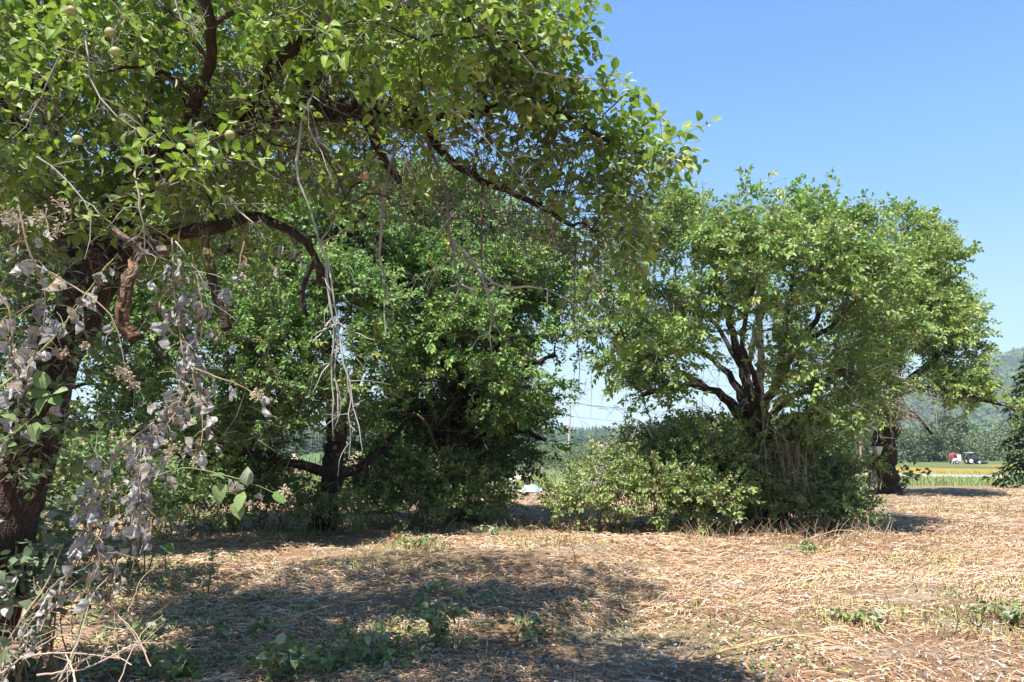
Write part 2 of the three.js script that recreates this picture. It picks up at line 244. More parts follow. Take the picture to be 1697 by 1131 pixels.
class Tree {
  constructor(name, label, cat, base, seed, o = {}) { this.g = thing(name, label, cat, base, o.group); this.base = base; this.r = RNG(seed); this.seed = seed; this.nodes = []; this.bark = o.bark || [.075, .055, .042]; this.moss = o.moss || [.13, .12, .035]; this.mk = o.mk ?? 0; this.col = barkCol(this.bark, this.moss, this.mk, seed); this.twig = new MB(); this.fol = new MB(); this.branchScale = o.bs || 1; }
  limb(pts, r0, r1, o = {}) {
    const n = o.n || Math.max(6, Math.round(len(sub(pts[0], pts[pts.length - 1])) / (o.step || .16))), c = curve(pts, n, (o.jit ?? .25) * r0, this.r), mb = new MB();
    const f = o.flare || 0; const rad = t => (r0 + (r1 - r0) * Math.pow(t, .8)) * (1 + f * Math.pow(1 - t, 5));
    mb.tube(c, rad, o.sides || 12, o.col || this.col, o.rough ?? .28, this.seed); mb.build(o.name || 'limb', M.bark, this.g);
    if (o.attach !== false) c.forEach((p, k) => { if (k / n > (o.from ?? .25)) this.nodes.push({ p, r: rad(k / n) }); }); return c;
  }
  attach(c) {
    let best = null, bd = 1e9; for (const n of this.nodes) { const v = sub(c, n.p), d = len(v) + .5 * Math.max(0, n.p[1] - c[1]); if (d < bd) { bd = d; best = n; } }
    const D = len(sub(c, best.p)); if (D < .12) return [best.p, c];
    const m1 = add(mix(best.p, c, .35), [this.r.s(.1) * D, this.r.r(.02, .2) * D, this.r.s(.1) * D]), m2 = add(mix(best.p, c, .72), [this.r.s(.1) * D, this.r.r(0, .14) * D, this.r.s(.1) * D]);
    const n = Math.max(5, Math.round(D / .22)), pts = curve([best.p, m1, m2, c], n, .012 * Math.min(1, D), this.r), r0 = Math.min(best.r * .75, (.012 + .022 * D) * this.branchScale), r1 = .006 * this.branchScale, mb = new MB();
    mb.tube(pts, t => r0 + (r1 - r0) * t, 6, this.col, .15, this.seed); mb.build('branch', M.bark, this.g);
    pts.forEach((p, k) => { if (k > 0) this.nodes.push({ p, r: r0 + (r1 - r0) * k / n }); }); return pts;
  }
  // blobs: {c, r, n}
  foliate(blobs, o) {
    const r = this.r, sk = this.nodes.slice(); const near = c => { let b = 1e9; for (const n of sk) b = Math.min(b, len(sub(n.p, c))); return b; };
    const sorted = blobs.map(b => [near(b.c), b]).sort((a, b) => a[0] - b[0]).map(a => a[1]);
    const tc = o.twigCol || [.10, .08, .065];
    for (const b of sorted) {
      if (!o.loose) this.attach(b.c);
      const R = typeof b.r === 'number' ? [b.r, b.r * (o.flat || .85), b.r] : b.r, N = Math.round(b.n ?? o.per * R[0] * R[1]);
      for (let k = 0; k < N; k++) {
        const u = rdir(r), q = r() < .08 ? r.r(1, 1.38) : .3 + .7 * Math.sqrt(r()); if (u[1] < -.1 && r() < .6) u[1] *= -1; const s = add(b.c, [u[0] * R[0] * q, u[1] * R[1] * q, u[2] * R[2] * q]);
        const dir = nrm([u[0] * .8 + r.s(.6), u[1] * .5 + .25 + r.s(.6) - (o.droop || 0), u[2] * .8 + r.s(.6)]), L = r.r(...o.len);
        if (s[1] < G(s[0], s[2]) + .06) continue;
        if (o.gap && (o.gapAll || s[2] > this.base[2] + .1) && fbm(s[0] * o.gap, s[1] * o.gap * 1.2, s[2] * o.gap + this.seed) < -.04 + .05 * r()) continue;
        if (r() < (o.twigP ?? .5)) this.twig.tube(curve([add(b.c, u, .1 * R[0]), add(mix(b.c, s, .55), [r.s(.06), r.s(.06), r.s(.06)]), s], 2), () => .0035 * this.branchScale, 3, tc, 0, 0, false);
        this.shoot(s, dir, L, o);
      }
    }
  }
  shoot(s, dir, L, o) {
    if (o.inst) { // a copy of a sprig
      const r = this.r, y = dir, z0 = nrm([r.s(.5), 1, r.s(.5) + (o.face || 0)]); let x = cross(y, z0); if (len(x) < .05) x = [1, 0, 0]; x = nrm(x); const z = cross(x, y), k = L * (o.inst === true ? 1 : o.inst), b = this.base, c = o.col(r), v = .8 + .4 * r();
      (this.inst ||= [[], [], [], []])[Math.floor(r() * 4)].push([[x[0] * k, x[1] * k, x[2] * k, 0, y[0] * k, y[1] * k, y[2] * k, 0, z[0] * k, z[1] * k, z[2] * k, 0, s[0] - b[0], s[1] - b[1], s[2] - b[2], 1], [c[0] * v, c[1] * v, c[2] * v]]); return;
    }
    const r = this.r, n = Math.round(r.r(...o.leaves)), sag = (o.sag ?? .5) * L, end = add(add(s, dir, L), [0, -sag * .5, 0]), mid = add(add(s, dir, L * .5), [r.s(.03), 0, r.s(.03)]);
    this.twig.tube([s, end], t => .0028 * (1 - t * .6) * this.branchScale, 3, o.shootCol || o.twigCol || [.12, .10, .06], 0, 0, false);
    const base = o.col(r), ux = nrm(cross(dir, [.2, .9, .3])), uy = cross(dir, ux); let a = r() * 6;
    for (let k = 0; k < n; k++) {
      const t = (k + .6) / n, p = t < .5 ? mix(s, mid, t * 2) : mix(mid, end, t * 2 - 1); a += 2.4;
      const e = add([ux[0] * Math.cos(a), ux[1] * Math.cos(a), ux[2] * Math.cos(a)], uy, Math.sin(a)), fw = .35 + .5 * t;
      const d = [dir[0] * fw + e[0] * .8 + r.s(.25), dir[1] * fw + e[1] * .8 + r.s(.25) - (o.leafDroop ?? .25), dir[2] * fw + e[2] * .8 + r.s(.25)];
      const up = [r.s(.75) + dir[0] * .2, 1, r.s(.75) + dir[2] * .2 + (o.face || 0)], ll = r.r(...o.size) * (.75 + .25 * Math.sin(Math.PI * t)), v = .78 + .44 * r();
      const T = pick(r, o.T), c = [base[0] * v, base[1] * v, base[2] * v], w = ll * (o.ratio || .6);
      if (o.sink) o.sink(T, add(p, nrm(d), .012), d, up, ll, w, c); else this.fol.leaf(T, add(p, nrm(d), .008), d, up, ll, w, c);
    }
  }
  dead(pts, r0, o = {}) { // a bare dead branch with side twigs
    const r = this.r, mb = new MB(), n = Math.max(6, Math.round(len(sub(pts[0], pts[pts.length - 1])) / .1)), c = curve(pts, n, o.jit ?? .012, r), cl = o.col || [.34, .31, .28], rough = o.rough ?? .25;
    const cf = p => { const k = .75 + .5 * noise(p[0] * 30, p[1] * 30, p[2] * 30); return [cl[0] * k, cl[1] * k, cl[2] * k]; };
    mb.tube(c, t => r0 * (1 - .75 * t), 6, cf, rough, 3);
    for (let k = 0; k < (o.side ?? 6); k++) { const q = Math.floor(r.r(.15, .95) * n), T = nrm(sub(c[Math.min(n, q + 1)], c[Math.max(0, q - 1)])), e = nrm(add([T[0] * .6, T[1] * .6, T[2] * .6], rdir(r), .9)), L = r.r(...(o.sl || [.08, .3])); const p1 = add(add(c[q], e, L * .5), [r.s(.02), r.s(.02), r.s(.02)]), p2 = add(add(p1, e, L * .5), [r.s(.05), r.s(.05) - .03, r.s(.05)]); mb.tube(curve([c[q], p1, p2], 5, .004, r), t => r0 * .42 * (1 - .7 * t), 4, cf, rough, 2); if (r() < .6) { const e2 = nrm(add(e, rdir(r), .8)); mb.tube([p1, add(p1, e2, L * .25), add(p1, add(e2, rdir(r), .3), L * .45)], t => r0 * .25 * (1 - .6 * t), 3, cf, 0, 0, false); } }
    return mb.build(o.name || 'dead_twig', M.twig, this.g);
  }
  finish(mat) { this.twig.build('twigs', M.twig, this.g, null, 'stuff'); this.fol.build('foliage', mat, this.g, null, 'stuff');
    (this.inst || []).forEach((l, v) => { if (!l.length) return; const m = new THREE.InstancedMesh(SPRIGS[v], mat, l.length), q = new THREE.Matrix4(), c = new THREE.Color(); l.forEach(([a, k], i) => { q.fromArray(a); m.setMatrixAt(i, q); c.setRGB(...k); m.setColorAt(i, c); }); m.name = 'foliage'; m.userData.kind = 'stuff'; m.castShadow = m.receiveShadow = true; this.g.add(m); }); return this.g; }
  tangle(n, list, R, L, w = .003) { const mb = new MB(), r = this.r; for (let k = 0; k < n; k++) { const c = pick(r, list), s = add(c, rdir(r), R * Math.cbrt(r())), e = nrm([r.s(1), r.s(.7) - .25, r.s(1)]), l = r.r(...L), m = add(add(s, e, l * .5), [r.s(.12) * l, r.s(.12) * l, r.s(.12) * l]), col = mix([.06, .05, .04], [.26, .23, .2], Math.pow(r(), 2.2)); mb.tube([s, m, add(add(s, e, l), [r.s(.2) * l, r.s(.2) * l - .1 * l, r.s(.2) * l])], q => w * (1 - .6 * q), 3, col, 0, 0, false); } mb.build('bare_twigs', M.twig, this.g, null, 'stuff'); }
}
const tint = (a, b, c, p = .1) => r => { const q = r(); return q < p ? c : mix(a, b, r()); };
const blobs = (list, scale = 1) => list.map(([px, py, d, r, n]) => ({ c: P(px, py, d), r: r * scale, n }));
const path = l => l.map(q => P(...q));

// --- broad old pear tree, right of centre ---
{
  const b = gAt(1268, 13.6), t = new Tree('pear_tree', 'wide old pear tree with mossy fanning limbs above the bramble mound', 'tree', b, 31, { mk: .12, bark: [.05, .036, .028] });
  const D = 13.6;
  t.limb([add(b, [0, -.15, 0]), P(1268, 840, D), P(1262, 770, D), P(1252, 705, D), P(1248, 672, D)], .27, .2, { name: 'trunk', flare: .5, sides: 18, n: 22, rough: .35 });
  const L = [
    [[[1245, 710, D], [1215, 672, D - .1], [1170, 645, D - .3], [1118, 640, D - .5], [1065, 655, D - .7]], 0.111, 0.037], [[[1170, 645, D - .3], [1135, 620, D - .2], [1085, 600, D]], 0.063, 0.022], [[[1243, 690, D], [1210, 625, D + .3], [1170, 585, D + .6], [1115, 570, D + .9]], 0.089, 0.03],
    [[[1246, 685, D], [1232, 615, D], [1212, 540, D - .2], [1185, 455, D - .4], [1165, 400, D - .4]], 0.096, 0.03], [[[1252, 690, D], [1262, 600, D + .3], [1258, 510, D + .5], [1268, 420, D + .6]], 0.089, 0.03], [[[1256, 690, D], [1290, 630, D - .2], [1325, 575, D - .5], [1370, 500, D - .8]], 0.096, 0.033],
    [[[1262, 700, D], [1310, 660, D - .4], [1352, 640, D - .8], [1400, 610, D - 1.1]], 0.074, 0.026], [[[1290, 630, D - .2], [1300, 540, D], [1320, 450, D + .3], [1350, 390, D + .4]], 0.063, 0.022], [[[1325, 575, D - .5], [1390, 530, D - .2], [1440, 470, D + .2]], 0.052, 0.022], [[[1232, 615, D], [1180, 530, D + .8], [1120, 470, D + 1.2]], 0.052, 0.022],
    [[[1252, 690, D], [1240, 640, D + .9], [1250, 560, D + 1.8], [1290, 480, D + 2.4]], 0.074, 0.022], [[[1250, 690, D], [1255, 640, D - .9], [1230, 560, D - 1.7], [1250, 470, D - 2.1]], 0.059, 0.022]];
  for (const [p, a, z] of L) t.limb(path(p), a, z, { rough: .4, jit: .35 });
  t.limb(path([[1290, 705, D - .2], [1330, 688, D - .5], [1378, 690, D - .8]]), .07, .045, { name: 'broken_stub', col: barkCol([.12, .09, .045], [.26, .19, .06], .5, 5), attach: false });
  t.limb(path([[1235, 720, D - .2], [1190, 715, D - .4], [1150, 745, D - .6], [1130, 770, D - .7]]), .045, .015, { name: 'limb', attach: false });
  const B = blobs([[1045, 425, D, .75], [1110, 385, D - .6, .75], [1140, 375, D + .8, .75], [1200, 362, D - .8, .75], [1215, 372, D + 1.3, .8], [1285, 360, D - .6, .75], [1300, 365, D + 1.2, .75], [1360, 385, D - .8, .75], [1370, 400, D + 1, .75], [1430, 425, D, .7], [1025, 500, D - .3, .65], [1035, 565, D - .6, .6], [1030, 620, D - .4, .45], [1075, 470, D - 1.4, .7], [1070, 520, D + 1, .7], [1150, 435, D - 1.6, .7], [1230, 425, D - 2, .7], [1310, 430, D - 1.8, .7], [1385, 455, D - 1.2, .75], [1440, 490, D - .6, .7], [1455, 540, D, .6],
    [1400, 520, D - 1.5, .65], [1380, 580, D - 1.6, .55], [1350, 610, D - 1.8, .5], [1340, 655, D - 1.5, .38], [1400, 625, D - 1.2, .5], [1100, 510, D - 1.7, .5], [1090, 600, D - 1.2, .42], [1055, 645, D - .9, .35], [1180, 490, D + 1.6, .6], [1280, 480, D + 2.2, .65], [1350, 500, D + 1.6, .6], [1130, 540, D + 1.5, .5], [1440, 590, D + .6, .5], [1250, 470, D - 2.2, .5], [1150, 500, D - 1.8, .35], [1310, 510, D - 1.8, .42], [1330, 560, D + 1.5, .45]], .92);
  t.foliate(B, { inst: 1, gap: 1.25, gapAll: true, per: 640, len: [.24, .44], leaves: [8, 13], size: [.066, .11], ratio: .6, col: tint([.15, .27, .045], [.24, .375, .075], [.36, .4, .12], .07), T: SMALL, droop: .12, sag: .6, leafDroop: .45, twigP: .45 });
  t.foliate(blobs([[1015, 555, D - .3, .42], [1035, 605, D - .5, .42], [1078, 560, D - .8, .4], [1008, 500, D, .42], [1055, 640, D - .8, .32], [1095, 625, D - .9, .28], [1030, 450, D - .4, .45], [1120, 595, D - 1.5, .3], [1175, 550, D - 1.7, .32], [1310, 615, D - 1.6, .36], [1350, 690, D - 1, .36], [1400, 680, D - .8, .4], [1080, 655, D - .6, .28], [1240, 520, D - 2, .32], [1385, 720, D - .6, .3], [1130, 660, D - .9, .2], [1430, 640, D - .4, .45]]), { inst: 1, per: 420, len: [.24, .44], leaves: [8, 13], size: [.066, .11], ratio: .6, col: tint([.15, .27, .045], [.24, .375, .075], [.36, .4, .12], .07), T: SMALL, droop: .15, sag: .6, leafDroop: .45, twigP: .45 });
  for (let k = 0; k < 22; k++) { const px = t.r.r(1060, 1430), s = P(px, t.r.r(330, 370) + Math.abs(px - 1250) * .14, D + t.r.s(1.4)); t.shoot(s, nrm([t.r.s(.4), 1, t.r.s(.4)]), t.r.r(.3, .6), { leaves: [5, 9], size: [.05, .08], col: tint([.15, .2, .06], [.22, .26, .1], [.3, .2, .1], .1), T: MED, sag: 0 }); }
  for (const [x0, y0, x1, y1, x2, y2] of [[1262, 660, 1270, 760, 1280, 884], [1275, 690, 1258, 770, 1262, 868], [1290, 690, 1310, 770, 1300, 850], [1250, 690, 1330, 760, 1335, 850], [1225, 700, 1240, 760, 1255, 860], [1065, 655, 1075, 690, 1090, 715]]) t.dead(path([[x0, y0, D - .5], [x1, y1, D - .8], [x2, y2, D - .9]]), .014, { col: [.33, .27, .22], side: 5, name: 'hanging_vine' });
  t.tangle(1100, B.map(b => b.c).concat(path([[1150, 600, D], [1210, 560, D], [1280, 560, D], [1330, 600, D], [1230, 640, D], [1180, 660, D]])), .75, [.2, .7], .0045);
  t.finish(M.pear);
}
// --- tree with the dark trunk behind it, to the right ---
{
  const D = 24, b = gAt(1462, D), t = new Tree('fruit_tree', 'tree with straight dark red trunk and grey dead twigs beside the meadow road', 'tree', b, 47, { bark: [.06, .032, .024], bs: 1.5, mk: -.1 });
  t.limb([add(b, [0, -.15, 0]), P(1464, 790, D), P(1467, 745, D), P(1471, 690, D), P(1473, 640, D), P(1480, 580, D)], .36, .24, { name: 'trunk', flare: .3, sides: 18, rough: .18 });
  for (const [p, a, z] of [[[[1475, 640, D], [1490, 560, D - .5], [1500, 480, D - .6], [1505, 420, D - .4]], .2, .06], [[[1474, 660, D], [1520, 620, D - .4], [1570, 580, D - .8], [1605, 555, D - 1]], .18, .05], [[[1474, 620, D], [1450, 570, D + .6], [1440, 500, D + 1]], .16, .05], [[[1480, 590, D], [1540, 520, D + .8], [1570, 470, D + 1]], .14, .05], [[[1474, 690, D], [1430, 660, D - .6], [1400, 655, D - .9]], .1, .04], [[[1480, 650, D], [1550, 640, D - 1.2], [1620, 660, D - 1.8], [1660, 672, D - 2]], .13, .03], [[[1474, 700, D], [1515, 690, D - .6], [1545, 720, D - .9]], .08, .03]]) t.limb(path(p), a, z);
  const B = blobs([[1480, 385, D, 1], [1520, 400, D + 1, 1], [1540, 440, D - .8, 1.1], [1558, 480, D, 1.1], [1572, 530, D - .6, 1], [1582, 590, D - 1, .9], [1500, 450, D - 1.2, 1], [1460, 460, D, .9], [1540, 520, D - 1.5, 1], [1500, 530, D + 1, 1], [1570, 560, D - 1.8, .9], [1575, 625, D - 1.6, .8], [1612, 660, D - 1.8, .65], [1655, 668, D - 2, .7], [1680, 680, D - 2.2, .5], [1560, 650, D - 1.8, .7], [1600, 690, D - 1.8, .6], [1480, 580, D + 1.4, .9], [1430, 540, D + 1, .9], [1420, 610, D - .5, .7], [1440, 655, D - .9, .6], [1465, 690, D - .9, .55], [1485, 705, D - .8, .4], [1410, 690, D, .6], [1425, 735, D - .2, .5], [1440, 775, D - .2, .38], [1595, 515, D + .6, .45], [1560, 425, D + .8, .6]], .82);
  t.foliate(B, { inst: 1, gap: .8, gapAll: true, per: 430, len: [.34, .6], leaves: [8, 13], size: [.09, .14], ratio: .6, col: tint([.16, .27, .045], [.26, .38, .07], [.35, .42, .11], .1), T: SMALL, droop: .1, sag: .6, leafDroop: .4, twigP: .35 });
  const r = t.r; for (let k = 0; k < 30; k++) { const x = r.r(1395, 1490), y = r.r(610, 665), dx = r.r(40, 110), dy = r.r(20, 75); t.dead(path([[x, y, D - 1.2 + r.s(.4)], [x + dx * .5, y + dy * .35, D - 1.5 + r.s(.3)], [x + dx, y + dy, D - 1.6 + r.s(.4)]]), .02, { col: [.36, .32, .28], side: 6, sl: [.25, .7], jit: .04, name: 'dead_branch' }); }
  { // pruned stub with a pale wound under a dark shelf of bark
    const c = P(1455, 743, D - .36), mb = new MB(), w = .2; const sh = [[-.15, .12], [.17, .1], [.12, -.02], [-.02, -.26], [-.1, -.12]].map(([x, y]) => [x * .6, y * .75 + .02]); const o = mb.count; for (const [x, y] of sh) mb.v([c[0] + x, c[1] + y - .06, c[2] + .12], [0, 0, 1], [.72, .67, .6]); for (const [x, y] of sh) mb.v([c[0] + x, c[1] + y - .06, c[2] - w], [0, 0, 1], [.45, .3, .2]); for (let k = 0; k < 5; k++) { const q = (k + 1) % 5; if (k > 0 && k < 4) mb.i.push(o, o + k + 1, o + k); mb.i.push(o + k, o + q, o + 5 + k, o + q, o + 5 + q, o + 5 + k); }
    const m = mb.build('torn_wood', M.wood, t.g); m.userData.label = 'pale torn wood below the dark bark shelf'; const m2 = new MB(), g = new THREE.SphereGeometry(.19, 14, 8); g.scale(1, .25, .8); g.translate(c[0] - .02, c[1] + .1, c[2] + .02); m2.geo(g, [.05, .035, .03]); m2.build('bark_shelf', M.bark, t.g);
  }
  for (let k = 0; k < 10; k++) { const x = 1452 + r.s(14); t.dead(path([[x, 812, D - .8], [x + r.s(8), 795, D - .7], [x + r.s(12), 778, D - .6]]), .016, { col: [.3, .25, .2], side: 3, sl: [.1, .3], name: 'dead_sucker' }); }
  t.finish(M.pear);
}
// --- dense dark plum trees, left of centre ---
const plumCol = tint([.10, .215, .035], [.165, .30, .05], [.3, .33, .07], .05);
{
  const D = 12.6, b = gAt(536, D), t = new Tree('plum_tree', 'plum tree with curved forking dark trunk left of centre', 'tree', b, 59, { bark: [.035, .026, .022], mk: -.1 });
  t.limb([add(b, [0, -.15, 0]), P(538, 850, D), P(545, 800, D), P(553, 755, D), P(558, 718, D)], .2, .15, { name: 'trunk', flare: .45, sides: 18, n: 20, rough: .18 });
  for (const [p, a, z] of [[[[550, 790, D], [505, 772, D - .2], [450, 760, D - .4], [400, 745, D - .5], [350, 730, D - .5]], .08, .035], [[[555, 790, D], [600, 770, D + .2], [640, 735, D + .4], [680, 690, D + .5]], .085, .035], [[[555, 730, D], [550, 640, D], [535, 540, D - .2], [520, 440, D - .4]], .17, .05], [[[553, 720, D], [590, 620, D + .5], [620, 510, D + .9], [630, 420, D + 1]], .12, .04], [[[545, 640, D], [490, 560, D - .8], [440, 500, D - 1.2]], .1, .03], [[[450, 760, D - .4], [400, 660, D - .2], [370, 560, D]], .09, .03]]) t.limb(path(p), a, z);
  const B = blobs([[430, 500, D - 1.4, .75], [500, 470, D - 1.5, .75], [575, 500, D - 1.2, .7], [450, 580, D - 1.6, .7], [530, 590, D - 1.7, .6], [415, 650, D - 1.6, .55], [480, 670, D - 1.8, .55], [550, 660, D - 1.7, .42], [600, 600, D - 1.2, .55], [395, 560, D - 1.2, .7], [350, 510, D - .8, .8], [290, 470, D - .5, .8], [300, 560, D - .3, .7], [330, 630, D - .4, .6], [250, 540, D, .7], [245, 630, D, .55], [420, 710, D - 1.5, .36], [500, 720, D - 1.7, .33], [385, 700, D - 1.2, .4], [450, 430, D - .4, .8], [520, 400, D, .9], [600, 400, D, .8], [380, 420, D, .9], [310, 400, D + .2, .9], [240, 420, D + .4, .9], [430, 350, D + .6, .9], [540, 340, D + .5, .9], [340, 330, D + .8, .9], [460, 480, D + 1.2, 1], [560, 500, D + 1.4, 1], [350, 480, D + 1.4, 1], [590, 690, D - .6, .4], [620, 330, D + .8, .8], [280, 690, D - .2, .5], [325, 740, D + .2, .45], [360, 780, D + .3, .5], [400, 800, D + .6, .45], [350, 690, D + .7, .55], [410, 760, D + .9, .5], [460, 720, D + .7, .42], [310, 740, D + .7, .5], [600, 720, D + .8, .4], [640, 760, D + .9, .4]], .93);
  t.foliate(B, { inst: 1, gap: 1.2, per: 720, len: [.22, .38], leaves: [7, 12], size: [.06, .095], ratio: .72, col: plumCol, T: SMALL, droop: .1, leafDroop: .2, twigP: .2, face: .3 });
  t.tangle(700, B.map(b => b.c), .8, [.2, .7], .004);
  const r = t.r; for (let k = 0; k < 46; k++) { const x = r.r(330, 660), y = r.r(690, 765), d = D + r.s(1); t.dead(path([[x, y, d], [x + r.s(6), y + 30, d], [x + r.s(10), Math.min(840, y + r.r(45, 95)), d]]), .006, { col: [.07, .055, .045], side: 4, sl: [.06, .2], name: 'hanging_twig' }); }
  t.finish(M.plum);
}
{
  const D = 14.6, b = gAt(775, D), t = new Tree('plum_tree', 'broad dark plum tree drooping beside the gap to the utility pole', 'tree', b, 61, { bark: [.035, .027, .022], mk: .05 });
  t.limb([add(b, [0, -.15, 0]), P(772, 830, D), P(765, 770, D), P(770, 705, D), P(765, 660, D)], .2, .15, { name: 'trunk', flare: .45, sides: 16, rough: .18 });
  t.limb([add(gAt(715, D + .4), [0, -.1, 0]), P(712, 800, D + .4), P(730, 730, D + .3), P(760, 680, D)], .16, .1, { name: 'trunk', flare: .4, sides: 12 });
  for (const [p, a, z] of [[[[765, 690, D], [740, 590, D], [725, 500, D - .3], [710, 400, D - .4]], .16, .05], [[[768, 700, D], [810, 620, D + .2], [845, 530, D + .3], [870, 450, D + .3]], .15, .05], [[[768, 740, D], [820, 720, D - .3], [870, 715, D - .5], [905, 730, D - .6]], .11, .03], [[[765, 720, D], [700, 690, D - .5], [650, 680, D - .8]], .11, .04], [[[766, 670, D], [770, 560, D - 1], [780, 470, D - 1.4]], .11, .04], [[[800, 640, D + .1], [870, 610, D - .4], [920, 590, D - .6]], .09, .03]]) t.limb(path(p), a, z);
  t.limb(path([[660, 690, D - 1.6], [690, 685, D - 1.8], [710, 710, D - 1.9], [725, 745, D - 1.9]]), .022, .01, { name: 'limb', col: barkCol([.11, .085, .03], [.2, .16, .05], .5, 3), attach: false });
  const B = blobs([[690, 480, D - 1.4, .85], [765, 465, D - 1.6, .85], [845, 470, D - 1, .85], [900, 500, D - .4, .7], [920, 560, D - .4, .55], [700, 555, D - 1.8, .75], [775, 555, D - 2, .75], [850, 560, D - 1.4, .75], [735, 630, D - 2, .6], [800, 630, D - 2, .55], [860, 640, D - 1.4, .6], [905, 640, D - .8, .45], [690, 620, D - 1.8, .5], [860, 700, D - .9, .5], [885, 735, D - .6, .42], [840, 745, D - .5, .42], [825, 690, D - 1, .5], [660, 400, D - .2, .9], [730, 370, D, .9], [810, 390, D, .9], [880, 425, D + .2, .85], [915, 460, D + .4, .6], [690, 330, D + .6, .75], [760, 330, D + .8, .7], [760, 470, D + 1.3, 1.1], [860, 520, D + 1.2, 1], [680, 500, D + 1.2, 1], [800, 600, D + 1.4, 1], [720, 640, D + 1.4, .9], [660, 710, D - .9, .5], [705, 735, D - .8, .55], [755, 725, D - .9, .55], [800, 745, D - .7, .5], [690, 780, D - .2, .5], [760, 785, D - .2, .5], [640, 590, D - .6, .6], [640, 670, D - .4, .5], [700, 700, D + .6, .6], [790, 710, D + .4, .6], [840, 780, D + .1, .3], [740, 760, D + .6, .5], [670, 750, D + .8, .4]], .93);
  B.push(...blobs([[660, 700, D + .7, .5], [705, 740, D + .8, .5], [755, 700, D + .9, .5], [810, 730, D + .7, .5], [850, 760, D + .5, .4], [680, 790, D + .7, .45], [790, 790, D + .7, .45], [735, 800, D + .9, .45], [880, 690, D + .5, .45]]));
  t.foliate(B, { inst: 1, gap: 1.1, per: 690, len: [.24, .42], leaves: [7, 12], size: [.066, .10], ratio: .72, col: plumCol, T: SMALL, droop: .12, leafDroop: .2, twigP: .2, face: .3 });
  t.tangle(800, B.map(b => b.c), .8, [.2, .7], .004);
  const r = t.r; for (let k = 0; k < 60; k++) { const x = r.r(640, 890), y = r.r(680, 770), d = D - .4 + r.s(1); t.dead(path([[x, y, d], [x + r.s(6), y + 30, d], [x + r.s(14), Math.min(840, y + r.r(40, 90)), d]]), .006, { col: [.07, .055, .045], side: 4, sl: [.06, .22], name: 'hanging_twig' }); }
  t.finish(M.plum);
}

